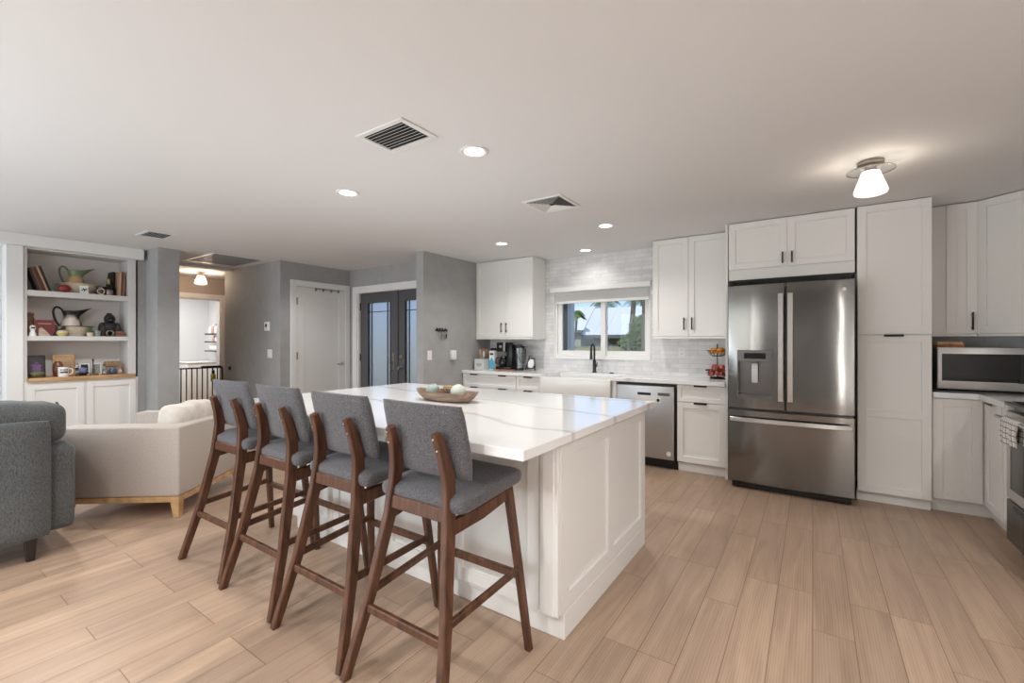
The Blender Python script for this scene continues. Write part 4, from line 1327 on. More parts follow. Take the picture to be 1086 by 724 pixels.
solo('wooden_countertop', B().prism([(-7.03, .978), (-6.7185, .978), (-6.7185, .985), (-6.685, .985), (-6.685, 1.855), (-6.7185, 1.855), (-6.7185, 1.792), (-7.03, 1.792)], .8785, .9175, 'z', .004, 2), 'butcher', 'light wooden counter slab under the open bookcase', 'countertop', (-6.86, 1.42, .8785))

S1, S2, S0 = 1.8365, 1.3585, .918
IX = -6.86
BK = {}
def bm_(rgb):
    k = 'book_%d_%d_%d' % rgb
    if k not in M: M[k] = mat(k, rgb, .6)
    return k
M['page'] = mat('book_pages', (206, 192, 164), .9)
def book(label, y, z, t, h, d, rgb, lean, group, x=-6.77):
    """upright book: spine faces +X, thickness along Y"""
    r = thing('book', label, 'book', (x, y, z), 0, group)
    m = Matrix.Rotation(lean, 4, 'X')
    b = B(m).box(-.004, 0, 0, t, 0, h, .0008).box(-d, -.004, 0, .0025, 0, h).box(-d, -.004, t - .0025, t, 0, h)
    part('cover', b, bm_(rgb), r, local=True)
    part('pages', B(m).box(-d + .005, -.0045, .003, t - .003, .004, h - .004), 'page', r, local=True)
    return r
gl = 'leaning books at the left end of the top shelf'
lean = math.radians(19)
yy = 1.03
for t, h, rgb, nm in ((.016, .255, (58, 46, 44), 'dark brown'), (.020, .262, (112, 78, 60), 'brown'), (.018, .27, (92, 56, 44), 'reddish brown'), (.015, .285, (190, 160, 120), 'tan'), (.020, .285, (46, 30, 30), 'black-brown')):
    book(nm + ' book leaning in the row at the left end of the top shelf', yy + h * math.sin(lean) * .38 , S1 + .0005, t, h * .96, .19, rgb, lean * .92, gl)
    yy += t / math.cos(lean) + .0015
gr_ = 'upright books at the right end of the top shelf'
book('large black book standing behind the dark lantern on the top shelf', 1.655, S1 + .0035, .022, .285, .18, (24, 22, 24), -.10, gr_, -6.84)
yy = 1.704
for t, h, rgb, nm in ((.016, .285, (176, 140, 112), 'tan'), (.014, .28, (196, 176, 150), 'cream'), (.02, .285, (104, 62, 46), 'red-brown'), (.014, .275, (150, 108, 80), 'light brown')):
    book(nm + ' book in the upright row at the right end of the top shelf', yy, S1 + .0015, t, h, .19, rgb, -.035, gr_)
    yy += t + .0015

def pitcher(label, y, z, m_, hm, s=1.0):
    r = thing('pitcher', label, 'pitcher', (IX - .02, y, z))
    b = B()
    rings = []
    n = 20
    for rr, zz, lip in ((.001, 0, 0), (.055, 0, 0), (.062, .012, 0), (.072, .05, 0), (.066, .09, 0), (.05, .13, 0), (.045, .15, .010), (.053, .18, .048), (.057, .196, .080), (.051, .194, .074), (.041, .155, .010), (.042, .13, 0), (.001, .10, 0)):
        ring = []
        for k in range(n):
            a = 2 * PI * k / n
            e = max(0, math.cos(a)) ** 3
            ring.append(b._v((rr * math.sin(a) * s, (rr * math.cos(a) + lip * e) * s, (zz + lip * .45 * e) * s)))
        rings.append(ring)
    b._rings(rings)
    part('body', b, m_, r, local=True)
    pts = [(0, -.045, .175), (0, -.055, .205), (0, -.072, .222), (0, -.086, .226), (0, -.099, .215), (0, -.106, .19), (0, -.104, .16), (0, -.097, .13), (0, -.088, .105), (0, -.08, .085), (0, -.066, .07)]
    part('handle', B().tube([tuple(c * s for c in p) for p in pts], .0075 * s, 8), hm, r, local=True)
    return r
def basin(label, y, z, R, h, m_, rim):
    r = thing('wash_basin', label, 'basin', (IX - .02, y, z))
    part('bowl', B().lathe([(0, 0), (R * .55, 0), (R * .6, .01), (R * .85, h * .55), (R, h), (R * .97, h), (R * .8, h * .55), (R * .5, .022), (0, .02)], seg=32, sx=.82), m_, r, local=True)
    part('rim', B().lathe([(R * .95, h + .0005), (R * 1.1, h + .004), (R * 1.1, h + .010), (R * .95, h + .006)], seg=32, sx=.82), rim, r, local=True)
    return r
M['green_glaze'] = noisy('green_and_tan_glaze', (120, 138, 104), (188, 158, 118), .35, (10, 10, 14), 1.5, 3, 0, 0, .42, .6)
def glaze(name, outer, inner, h):
    m = mat(name, outer, .35)
    nt, p = nodes(m)
    tc = nd(nt, 'ShaderNodeTexCoord')
    mp = nd(nt, 'ShaderNodeMapping')
    mp.inputs['Location'].default_value = (0, .01, -h)
    mp.inputs['Scale'].default_value = (0, 1, .8)
    nt.links.new(tc.outputs['Object'], mp.inputs[0])
    ln = nd(nt, 'ShaderNodeVectorMath', operation='LENGTH')
    nt.links.new(mp.outputs[0], ln.inputs[0])
    n = nd(nt, 'ShaderNodeTexNoise', Scale=35.0, Detail=2)
    nt.links.new(tc.outputs['Object'], n.inputs['Vector'])
    ad = nd(nt, 'ShaderNodeMath', operation='MULTIPLY_ADD')
    ad.inputs[1].default_value = .035
    nt.links.new(n.outputs[0], ad.inputs[0])
    nt.links.new(ln.outputs['Value'], ad.inputs[2])
    nt.links.new(ramp(nt, ad.outputs[0], [(.07, inner), (.105, outer)]), p.inputs['Base Color'])
    return m
M['green_glaze'] = glaze('green_and_tan_glaze', (116, 134, 96), (190, 156, 112), .07)
M['green_handle'] = mat('dark_green_glaze', (86, 96, 80), .35)
M['black_white'] = noisy('black_and_cream_glaze', (24, 22, 22), (206, 192, 176), .3, (9, 9, 9), 1.4, 2, 0, 0, .46, .54)
M['black_white'] = glaze('black_and_cream_glaze', (26, 23, 23), (206, 192, 178), .09)
M['cream'] = mat('cream_glaze', (206, 192, 170), .35)
M['olive'] = mat('olive_glaze', (96, 92, 70), .4)
basin('cream wash basin under the green pitcher on the top shelf', 1.40, S1, .165, .10, 'cream', 'cream')
pitcher('green and tan glazed pitcher standing in the basin on the top shelf', 1.37, S1 + .0225, 'green_glaze', 'green_handle', 1.22)
basin('cream wash basin with dark rim under the black pitcher', 1.365, S2, .15, .105, 'cream', 'olive')
pitcher('black and cream painted pitcher standing in the basin on the middle shelf', 1.335, S2 + .0225, 'black_white', 'black', 1.33)
# top shelf small things
FXI = -6.75
M['red_glaze'] = mat('dark_red_glaze', (138, 44, 40), .35)
r = thing('red_pot', 'small dark red pot with a spout beside the leaning books', 'pot', (FXI - .01, 1.255, S1))
part('body', B().ball((FXI - .01, 1.258, S1 + .042), .05, 16, 10, (.75, 1, .82)), 'red_glaze', r)
part('spout', B().tube([(FXI - .01, 1.24, S1 + .07), (FXI - .01, 1.205, S1 + .088), (FXI - .01, 1.185, S1 + .086)], [.012, .009, .006], 8), 'green_handle', r)
r = thing('picture_tile', 'small white tile with a dark sketch in front of the basin on the top shelf', 'tile', (FXI + .012, 1.414, S1))
tm = Matrix.Translation((FXI + .012, 1.414, S1 + .001)) @ Matrix.Rotation(math.radians(-8), 4, 'Y')
part('plate', B(tm).box(-.006, 0, -.036, .036, 0, .088, .002), 'plastic_white', r)
part('sketch', B(tm).tube([(.0008, -.022, .03), (.0008, -.005, .045), (.0008, .012, .04), (.0008, .022, .055)], .005, 6).tube([(.0008, 0, .02), (.0008, .005, .045), (.0008, -.008, .058)], .004, 6), 'gun', r)
r = thing('napkin_ring', 'round dark ring with pale rim lying before the lantern', 'ring', (FXI, 1.552, S1))
part('ring', B(Matrix.Translation((FXI, 1.552, S1 + .036)) @ Matrix.Rotation(PI / 2, 4, 'Y')).lathe([(.022, -.02), (.036, -.02), (.036, .02), (.022, .02), (.022, -.02)], seg=20), 'black', r)
part('pale_rim', B(Matrix.Translation((FXI, 1.552, S1 + .036)) @ Matrix.Rotation(PI / 2, 4, 'Y')).lathe([(.026, .0205), (.034, .0205), (.034, .024), (.026, .024)], seg=20), 'cream', r)
r = thing('lantern', 'dark lantern with silver jar and tan finial before the black book', 'lantern', (FXI - .03, 1.632, S1))
part('jar', B().lathe([(0, 0), (.036, 0), (.044, .03), (.040, .06), (.03, .075), (0, .075)], (FXI - .03, 1.632, S1), 18), 'nickel', r)
part('cap', B().lathe([(0, .0755), (.05, .078), (.056, .088), (.03, .10), (.022, .125), (0, .126)], (FXI - .03, 1.632, S1), 18), 'black', r)
part('finial', B().lathe([(0, .1265), (.010, .1265), (.012, .15), (.008, .19), (0, .195)], (FXI - .03, 1.632, S1), 10), 'oak', r)

# middle shelf small things
M['bark'] = noisy('carved_brown_wood', (92, 62, 46), (138, 98, 76), .7, (30, 30, 30), 2, 3, .3)
r = thing('totem_figure', 'carved brown wooden totem at the left end of the middle shelf', 'figurine', (IX - .02, 1.018, S2))
part('body', B().lathe([(0, 0), (.03, 0), (.028, .05), (.034, .09), (.026, .11), (.032, .15), (.036, .19), (.024, .205), (.034, .225), (.030, .245), (0, .25)], (IX - .02, 1.018, S2), 10), 'bark', r)
r = thing('white_figurine', 'small white figurine with dark face before the wooden totem', 'figurine', (FXI, 1.02, S2))
part('body', B().lathe([(0, 0), (.028, 0), (.024, .03), (.016, .055), (.020, .065), (.024, .085), (.018, .108), (0, .114)], (FXI, 1.02, S2), 14), 'plastic_white', r)
part('face', B().box(FXI + .016, FXI + .026, 1.006, 1.034, S2 + .076, S2 + .094, .003), 'black', r)
r = thing('red_book', 'dark red hardback standing face out on the middle shelf', 'book', (-6.86, 1.125, S2))
M['red_cover'] = mat('dark_red_cover', (118, 36, 32), .5)
tm = Matrix.Translation((-6.81, 1.12, S2 + .006)) @ Matrix.Rotation(math.radians(-9), 4, 'Y')
part('cover', B(tm).box(-.028, -.024, -.078, .078, 0, .17).box(-.004, 0, -.078, .078, 0, .17).box(-.024, -.004, -.078, -.074, 0, .17), 'red_cover', r)
part('pages', B(tm).box(-.0238, -.0042, -.0738, .074, .004, .166), 'page', r)
part('title_bar', B(tm).box(-.0002, .0008, -.05, .05, .125, .132), 'page', r)
M['stone'] = noisy('pinkish_stone', (172, 148, 134), (198, 178, 164), .8, (20, 20, 20), 2, 3, .2)
r = thing('stone_wedge', 'pinkish stone wedge in front of the red book', 'stone', (FXI - .02, 1.105, S2))
part('rock', B().prism([(1.06, S2), (1.155, S2), (1.12, S2 + .05), (1.085, S2 + .092), (1.065, S2 + .075)], FXI - .045, FXI + .01, 'x', .006, 2), 'stone', r)
solo('dark_slab', B(Matrix.Translation((FXI - .035, 1.185, S2 + .012)) @ Matrix.Rotation(math.radians(-42), 4, 'X')).box(-.02, .02, -.012, .012, 0, .12, .003), 'blackwood',
     'dark slanted slab between the red book and the basin', 'slab', (FXI - .035, 1.185, S2))
M['yellow'] = mat('pale_yellow_glaze', (196, 184, 112), .4)
r = thing('yellow_dish', 'small pale yellow lidded dish before the middle-shelf basin', 'dish', (FXI - .0, 1.24, S2))
part('bowl', B().lathe([(0, 0), (.03, 0), (.045, .025), (.046, .04), (0, .04)], (FXI, 1.24, S2), 18), 'yellow', r)
part('lid', B().lathe([(0, .0405), (.046, .0405), (.035, .058), (.01, .066), (0, .067)], (FXI, 1.24, S2), 18), 'cream', r)
M['plant'] = noisy('succulent_green', (66, 82, 52), (104, 120, 82), .7, (30, 30, 30), 2, 3, .4)
r = thing('potted_succulent', 'small succulent in a cream pot right of the middle-shelf basin', 'plant', (FXI, 1.465, S2))
part('pot', B().lathe([(0, 0), (.026, 0), (.034, .042), (.03, .042), (0, .036)], (FXI, 1.465, S2), 16), 'cream', r)
b = B()
for k in range(16):
    a = k * 2.4
    q = .35 + .65 * (k / 16)
    b.tube([(FXI, 1.465, S2 + .037), (FXI + .022 * q * math.cos(a), 1.465 + .022 * q * math.sin(a), S2 + .06 + .02 * (1 - q)), (FXI + .036 * q * math.cos(a), 1.465 + .036 * q * math.sin(a), S2 + .075 + .022 * (1 - q))], [.004, .0065, .001], 6)
part('leaves', b, 'plant', r)
M['grey_glaze'] = mat('grey_green_glaze', (128, 134, 128), .5)
solo('grey_cup', B().lathe([(0, 0), (.026, 0), (.03, .065), (.027, .065), (.024, .006), (0, .006)], (FXI, 1.528, S2), 16), 'grey_glaze', 'small grey-green cup left of the pinecone', 'cup', (FXI, 1.528, S2))
M['pine'] = noisy('pinecone_brown', (70, 60, 58), (128, 116, 110), .8, (50, 50, 50), 2, 2, .8)
b = B()
for k in range(9):
    zz = S2 + .004 + k * .0125
    rr = .034 * math.sin(PI * (k + 1.6) / 11)
    b.lathe([(rr * .6, 0), (rr, .005), (rr * .55, .012)], (FXI - .03, 1.583, zz), 10, a0=k * .3)
solo('pinecone', b, 'pine', 'tall grey-brown pinecone left of the dark gorilla bust', 'pinecone', (FXI - .03, 1.583, S2))
M['gorilla'] = noisy('dark_bronze_fur', (26, 24, 24), (52, 48, 46), .5, (60, 60, 60), 2, 3, .5)
r = thing('gorilla_bust', 'dark bronze gorilla bust on the middle shelf', 'bust', (-6.87, 1.659, S2))
b = B()
b.ball((-6.88, 1.659, S2 + .09), .09, 18, 12, (.75, 1.08, 1.0)).ball((-6.855, 1.59, S2 + .085), .050, 14, 9, (.9, .7, 1.6)).ball((-6.855, 1.728, S2 + .085), .050, 14, 9, (.9, .7, 1.6))
b.ball((-6.86, 1.659, S2 + .205), .056, 16, 12, (1, .92, 1.1)).ball((-6.87, 1.659, S2 + .252), .034, 12, 8, (1, .9, .8))
part('body', b, 'gorilla', r)
b = B().ball((-6.808, 1.659, S2 + .19), .032, 14, 9, (.8, 1, .8)).ball((-6.812, 1.659, S2 + .222), .036, 12, 8, (.5, 1.1, .4))
part('face', b, 'black', r)
solo('silver_ring_box', B(Matrix.Translation((FXI, 1.634, S2 + .036)) @ Matrix.Rotation(PI / 2, 4, 'Y')).lathe([(.026, -.022), (.036, -.022), (.036, .02), (.028, .022), (.026, .02), (.026, -.022)], seg=20), 'nickel',
     'round silvery ring in front of the gorilla bust', 'ring', (FXI, 1.634, S2))
r = thing('brown_book', 'small brown book lying flat at the right of the middle shelf', 'book', (FXI - .03, 1.735, S2))
part('cover', B().box(FXI - .07, FXI + .01, 1.69, 1.778, S2 + .0005, S2 + .004).box(FXI - .07, FXI + .01, 1.69, 1.778, S2 + .03, S2 + .034).box(FXI + .0065, FXI + .01, 1.69, 1.778, S2 + .004, S2 + .03), 'bark', r)
part('pages', B().box(FXI - .066, FXI + .006, 1.694, 1.774, S2 + .0045, S2 + .0295), 'page', r)
M['brick_red'] = mat('brick_red_cover', (142, 92, 80), .6)
solo('small_brick', B().box(FXI - .055, FXI - .0, 1.69, 1.755, S2 + .0345, S2 + .062, .003), 'brick_red', 'small brick-red block on the flat brown book', 'block', (FXI - .03, 1.722, S2 + .0345))

# bottom compartment
M['purple'] = mat('purple_cloth_print', (116, 84, 132), .6)
r = thing('framed_picture', 'dark framed picture of a purple bloom at the left of the wooden counter', 'picture frame', (-6.83, 1.06, S0))
tm = Matrix.Translation((-6.80, 1.06, S0 + .004)) @ Matrix.Rotation(math.radians(-10), 4, 'Y')
b = B(tm)
for a, c, e, f in ((-.066, -.052, 0, .235), (.052, .066, 0, .235), (-.052, .052, 0, .016), (-.052, .052, .219, .235)):
    b.box(-.016, 0, a, c, e, f, .002)
part('frame', b, 'blackwood', r)
M['dusk'] = mat('dark_picture_ground', (52, 42, 50), .5)
p = part('picture', B(tm).box(-.014, -.006, -.052, .052, .016, .219), 'dusk', r)
b = B(tm)
for k in range(5):
    a = PI * (.1 + .2 * k)
    b.lathe([(0, -.0005), (.016, 0), (.016, .0005), (0, .001)], (-.0052, .024 * math.cos(a), .11 + .03 * math.sin(a)), 12, .05, 1)
for (yy, zz, ry) in ((0, .15, .014), (-.018, .125, .018), (.018, .12, .018), (0, .105, .026), (.0, .085, .034)):
    b.ball((-.0055, yy, zz), ry, 12, 8, (.08, 1, .8))
part('bloom', b, 'purple', p)
M['moss'] = noisy('moss_green', (62, 72, 40), (122, 124, 84), .9, (40, 40, 40), 2, 4, .6)
r = thing('moss_bowl', 'low glass bowl of green moss before the dark picture frame', 'bowl', (FXI, 1.055, S0))
part('bowl', B().lathe([(0, 0), (.045, 0), (.062, .03), (.058, .03), (.043, .006), (0, .006)], (FXI, 1.055, S0), 20), 'clear', r)
part('moss', B().ball((FXI, 1.055, S0 + .04), .056, 18, 10, (1, 1, .6)), 'moss', r)
r = thing('framed_picture', 'light wood picture frame behind the white mug', 'picture frame', (-6.92, 1.285, S0))
tm = Matrix.Translation((-6.90, 1.285, S0 + .004)) @ Matrix.Rotation(math.radians(-8), 4, 'Y')
b = B(tm)
for a, c, e, f in ((-.088, -.066, 0, .235), (.066, .088, 0, .235), (-.066, .066, 0, .022), (-.066, .066, .213, .235)):
    b.box(-.018, 0, a, c, e, f, .002)
part('frame', b, 'oak', r)
M['tanpic'] = noisy('tan_landscape_print', (196, 164, 124), (158, 116, 92), .6, (1, 8, 8), 1, 3)
part('picture', B(tm).box(-.014, -.006, -.066, .066, .022, .213), 'tanpic', r)
M['brown_glaze'] = mat('brown_glaze', (112, 66, 44), .3)
solo('bud_vase', B().lathe([(0, 0), (.024, 0), (.042, .05), (.044, .10), (.036, .14), (.02, .165), (.018, .158), (.03, .12), (0, .05)], (-6.83, 1.222, S0), 18), 'brown_glaze',
     'brown glazed vase behind the white mug', 'vase', (-6.83, 1.222, S0))
r = thing('mug', 'white mug with dark lettering on the wooden counter', 'mug', (FXI, 1.248, S0))
part('cup', B().lathe([(0, 0), (.040, 0), (.043, .01), (.043, .104), (.0395, .104), (.039, .012), (0, .008)], (FXI, 1.248, S0), 24), 'ceramic', r)
part('handle', B().tube([(FXI, 1.289, S0 + .085), (FXI, 1.315, S0 + .085), (FXI, 1.325, S0 + .055), (FXI, 1.312, S0 + .025), (FXI, 1.289, S0 + .022)], .006, 8), 'ceramic', r)
b = B()
for zz, n_, hh in ((.068, 6, .014), (.040, 8, .018)):
    for k in range(n_):
        a = -.75 + 1.5 * (k + .5) / n_
        c, s = math.cos(a), math.sin(a)
        w_ = .0035
        b.bar([(FXI + .0435 * c, 1.248 + .0435 * s, S0 + zz), (FXI + .0435 * c, 1.248 + .0435 * s, S0 + zz + hh)], w_ * 2, .0012, (-s, c, 0), 0)
part('lettering', b, 'black', r)
M['zebra'] = noisy('black_white_stripe', (26, 26, 26), (214, 208, 200), .5, (4, 4, 60), 1.5, 1, 0, 0, .49, .51)
solo('striped_figurine', B().lathe([(0, 0), (.014, 0), (.012, .05), (.018, .08), (.016, .11), (.01, .135), (0, .14)], (-6.83, 1.372, S0), 12), 'zebra', 'thin black and white striped figurine right of the mug', 'figurine', (-6.83, 1.372, S0))
M['bluebloom'] = noisy('blue_violet_ball', (86, 92, 140), (136, 140, 176), .6, (40, 40, 40), 2, 3, .5)
r = thing('flower_bowl', 'dark footed bowl holding a blue-violet flower ball', 'bowl', (FXI - .01, 1.408, S0))
part('bowl', B().lathe([(0, 0), (.035, 0), (.03, .01), (.06, .032), (.056, .032), (.02, .016), (0, .016)], (FXI - .01, 1.408, S0), 20), 'black', r)
b = B().ball((FXI - .01, 1.408, S0 + .056), .034, 14, 10)
for k in range(14):
    a = k * 2.4
    z_ = -1 + 2 * (k + .5) / 14
    q = math.sqrt(1 - z_ * z_)
    b.ball((FXI - .01 + .03 * q * math.cos(a), 1.408 + .03 * q * math.sin(a), S0 + .058 + .028 * z_), .011, 8, 6)
part('bloom', b, 'bluebloom', r)
def small_frame(label, y, w, h, fm, pm, x=-6.86, rim=.012):
    r = thing('framed_picture', label, 'picture', (x - .03, y, S0))
    tm = Matrix.Translation((x, y, S0 + .003)) @ Matrix.Rotation(math.radians(-8), 4, 'Y')
    b = B(tm)
    for a, c, e, f in ((-w / 2, -w / 2 + rim, 0, h), (w / 2 - rim, w / 2, 0, h), (-w / 2 + rim, w / 2 - rim, 0, rim), (-w / 2 + rim, w / 2 - rim, h - rim, h)):
        b.box(-.012, 0, a, c, e, f, .001)
    part('frame', b, fm, r)
    part('picture', B(tm).box(-.010, -.004, -w / 2 + rim, w / 2 - rim, rim, h - rim), pm, r)
small_frame('small white framed picture behind the blue flower ball', 1.445, .085, .13, 'plastic_white', 'gun')
small_frame('small white framed picture right of the dark candlestick', 1.548, .085, .13, 'plastic_white', 'ink')
solo('candlestick', B().lathe([(0, 0), (.026, 0), (.024, .006), (.008, .014), (.006, .05), (.010, .06), (.006, .07), (.005, .16), (.009, .17), (.007, .185), (0, .187)], (FXI - .02, 1.494, S0), 14), 'gun',
     'slim dark candlestick on the wooden counter', 'candlestick', (FXI - .02, 1.494, S0))
solo('dark_dish', B().lathe([(0, 0), (.035, 0), (.048, .02), (.045, .02), (.03, .006), (0, .006)], (FXI + .015, 1.493, S0), 18, 1, .9) if False else B().box(FXI + .012, FXI + .045, 1.455, 1.53, S0 + .0005, S0 + .022, .006, 2), 'olive',
     'low olive-dark dish at the foot of the candlestick', 'dish', (FXI + .03, 1.493, S0))
r = thing('glass_jar', 'small clear lidded jar right of the white frames', 'jar', (FXI, 1.594, S0))
part('jar', B().lathe([(0, 0), (.026, 0), (.028, .01), (.028, .06), (.018, .075), (.016, .075), (.025, .058), (.025, .006), (0, .006)], (FXI, 1.594, S0), 18), 'clear', r)
part('filling', B().lathe([(0, .007), (.0245, .007), (.0245, .045), (0, .045)], (FXI, 1.594, S0), 14), 'stone', r)
part('lid', B().lathe([(0, .0755), (.02, .0755), (.018, .09), (0, .094)], (FXI, 1.594, S0), 16), 'nickel', r)
M['navy'] = mat('slate_blue_glaze', (58, 78, 100), .3)
solo('blue_pot', B().lathe([(0, 0), (.024, 0), (.038, .03), (.034, .06), (.026, .07), (.022, .066), (.03, .035), (0, .01)], (FXI, 1.663, S0), 18), 'navy', 'small slate-blue pot before the straw-roofed hut', 'pot', (FXI, 1.663, S0))
r = thing('model_hut', 'little straw-roofed model hut at the right of the wooden counter', 'ornament', (-6.87, 1.685, S0))
part('walls', B().box(-6.92, -6.83, 1.63, 1.745, S0 + .0005, S0 + .10), 'stone', r)
M['straw'] = wood('straw_thatch', (128, 98, 72), (170, 138, 104), .9, (20, 60, 20))
part('roof', B().prism([(-6.94, S0 + .095), (-6.80, S0 + .095), (-6.86, S0 + .15), (-6.88, S0 + .15)], 1.615, 1.762, 'y', .004), 'straw', r)
M['shell'] = noisy('cream_shell', (196, 170, 148), (222, 206, 188), .4, (30, 30, 30))
b = B()
for k in range(5):
    b.ball((FXI, 1.728 + .007 * k - .014, S0 + .026 + (2 - abs(k - 2)) * .004), .026 - abs(k - 2) * .006, 12, 8, (.9, .5, 1))
solo('sea_shell', b, 'shell', 'cream seashell at the right end of the wooden counter', 'shell', (FXI, 1.728, S0))

# ------------------------------------------------------------------ hallway gate and laundry
gx = -8.70
r = thing('baby_gate', 'black metal baby gate across the laundry doorway', 'gate', (gx, 3.2, 0))
b = B().tube([(gx, 2.70, .845), (gx, 3.63, .845)], .013, 8).tube([(gx, 2.70, .09), (gx, 3.63, .09)], .013, 8)
part('frame', b.tube([(gx, 2.70, .09), (gx, 2.70, .845)], .013, 8).tube([(gx, 3.63, .09), (gx, 3.63, .845)], .013, 8), 'blackmetal', r)
for k in range(11):
    yb = 2.775 + k * .078
    part('bar', B().tube([(gx, yb, .09), (gx, yb, .845)], .010, 6), 'blackmetal', r)
part('latch', B().box(gx - .02, gx + .03, 3.30, 3.60, .838, .878, .01, 2), 'black', r)
part('wall_clamp', B().tube([(gx, 3.63, .84), (gx - .06, 3.648, .84)], .012, 8).ball((gx - .08, 3.646, .84), .02, 8, 6), 'black', r)
M['lime'] = mat('yellow_green_plastic', (176, 176, 48), .5)
r = thing('spray_bottle', 'yellow-green bottle with black cap hanging on the baby gate', 'bottle', (gx + .045, 3.47, .60))
part('bottle', B().box(gx + .022, gx + .07, 3.435, 3.505, .60, .735, .012, 2), 'lime', r)
part('cap', B().box(gx + .03, gx + .06, 3.45, 3.49, .736, .80, .006, 2).tube([(gx + .045, 3.47, .795), (gx + .03, 3.47, .875), (gx - .0, 3.47, .862)], .005, 6), 'black', r)
r = thing('washing_machine', 'white washing machine in the laundry room beyond the gate', 'washing machine', (-10.4, 3.95, 0))
part('cabinet', B().box(-10.90, -10.24, 3.66, 4.28, .02, .86, .012, 2), 'plastic_white', r)
part('top', B().box(-10.91, -10.23, 3.65, 4.285, .861, .885, .01, 2), 'plastic_white', r)
part('foot', B().box(-10.85, -10.3, 3.7, 4.24, 0, .02), 'black', r)
for k, (z, nm) in enumerate(((1.455, 'top'), (1.29, 'middle'), (1.10, 'bottom'))):
    r = thing('wall_shelf', f'{nm} glass wall shelf on dark brackets above the washing machine', 'shelf', (-10.6, 4.2, z))
    part('board', B().box(-10.66, -9.6, 4.12, 4.297, z, z + .012, .002), 'clear', r)
    part('rail', B().box(-10.66, -9.6, 4.108, 4.119, z - .012, z + .014, .002).box(-10.65, -10.63, 4.12, 4.298, z - .014, z - .001).box(-9.65, -9.63, 4.12, 4.298, z - .014, z - .001), 'gun', r)
M['pink'] = mat('rose_plastic', (196, 150, 146), .5)
M['lightblue'] = mat('pale_blue_plastic', (150, 176, 196), .5)
def bottle(label, x, y, z, m_, cm, h=.16, rr=.04):
    r = thing('detergent_bottle', label, 'bottle', (x, y, z), 0, 'bottles on the laundry shelves')
    part('body', B().lathe([(0, 0), (rr, 0), (rr, h * .55), (rr * .7, h * .75), (rr * .4, h * .82), (0, h * .82)], (x, y, z), 14), m_, r)
    part('cap', B().lathe([(0, h * .825), (rr * .45, h * .825), (rr * .4, h), (0, h)], (x, y, z), 12), cm, r)
za, zb = 1.4675, 1.3025
bottle('white bottle with white cap leftmost on the top laundry shelf', -10.56, 4.19, za, 'plastic_white', 'plastic_white', .17, .05)
bottle('rose bottle second from left on the top laundry shelf', -10.42, 4.19, za, 'pink', 'plastic_white', .19, .042)
bottle('white bottle with grey cap third from left on the top laundry shelf', -10.28, 4.19, za, 'plastic_white', 'gun', .2, .045)
bottle('pale blue bottle nearest the doorway on the top laundry shelf', -10.12, 4.19, za, 'lightblue', 'plastic_white', .19, .05)
bottle('rose bottle with red cap leftmost on the middle laundry shelf', -10.4, 4.19, zb, 'pink', 'red_glaze', .11, .04)
bottle('white bottle with red cap on the middle laundry shelf', -10.26, 4.19, zb, 'plastic_white', 'red_glaze', .12, .042)
bottle('dark red bottle nearest the doorway on the middle laundry shelf', -10.12, 4.19, zb, 'red_glaze', 'plastic_white', .12, .04)
solo('storage_bin', B().box(-10.5, -9.95, 4.13, 4.28, 1.1125, 1.21, .01, 2), 'plastic_white', 'white storage bin on the bottom laundry shelf', 'bin', (-10.2, 4.2, 1.1125))

# ------------------------------------------------------------------ outdoors, seen through the kitchen window
M['lawn'] = noisy('dry_lawn', (156, 150, 96), (186, 174, 120), .95, (2, 2, 2), 3, 4)
g = struct('ground', B().prism([(5.365, -.3), (5.365, -.12), (8, -.10), (12, .62), (19, .99), (70, 1.05), (70, -.3)], -60, 15, 'x'), 'lawn', smooth=False)
struct('porch', B().prism([(-9, 4.445), (-4.06, 4.445), (-4.06, 5.36), (-9, 5.36)], -.14, -.02), 'white_wall', smooth=False)
M['stucco'] = mat('grey_stucco', (150, 152, 148), .85)
M['metal_roof'] = mat('white_metal_roof', (226, 228, 230), .45)
M['fascia'] = mat('roof_fascia', (96, 98, 100), .7)
def house(label, x0, x1, y0, y1, ze, xr0, xr1, yr, zr):
    r = thing('house', label, 'house', ((x0 + x1) / 2, (y0 + y1) / 2, .99))
    part('wall', B().box(x0 + .4, x1 - .4, y0 + .5, y1 - .4, .98, ze), 'stucco', r)
    b = B()
    b.m = Matrix.Identity(4)
    v = [b._v(p) for p in ((x0, y0, ze), (x1, y0, ze), (x1, y1, ze), (x0, y1, ze), (xr0, yr, zr), (xr1, yr, zr))]
    for q in ((0, 1, 5, 4), (1, 2, 5), (2, 3, 4, 5), (3, 0, 4), (3, 2, 1, 0)):
        b.bm.faces.new([v[i] for i in q])
    rf = part('roof', b, 'metal_roof', r, smooth=False)
    b = B()
    n = int((x1 - x0) / .6)
    for k in range(1, n):
        f = k / n
        xa = x0 + (x1 - x0) * f
        xb = xr0 + (xr1 - xr0) * f
        b.bar([(xa, y0, ze + .02), (xb, yr, zr + .02)], .03, .04, (1, 0, 0), 0)
    part('seams', b, 'metal_roof', rf)
    part('fascia', B().box(x0, x1, y0 - .03, y0 - .001, ze - .16, ze), 'fascia', r)
    return r
hs = house('neighbouring grey house with large white metal roof outside the window', -9.42, 3.0, 20, 23.2, 1.62, -9.42, 3.0, 21.6, 3.03)
part('window', B().box(-8.4, -7.6, 20.46, 20.505, 1.15, 1.45), 'smoke', hs)
hs = house('farther white-roofed house at the left behind the leaning palm', -20.5, -11.2, 24, 27.6, 1.98, -20.5, -11.2, 25.8, 3.5)
part('window', B().box(-14.2, -13.0, 24.46, 24.505, 1.3, 1.7), 'smoke', hs)
M['bark2'] = noisy('grey_palm_bark', (84, 74, 66), (122, 110, 98), .9, (4, 4, 14), 2, 3, .3)
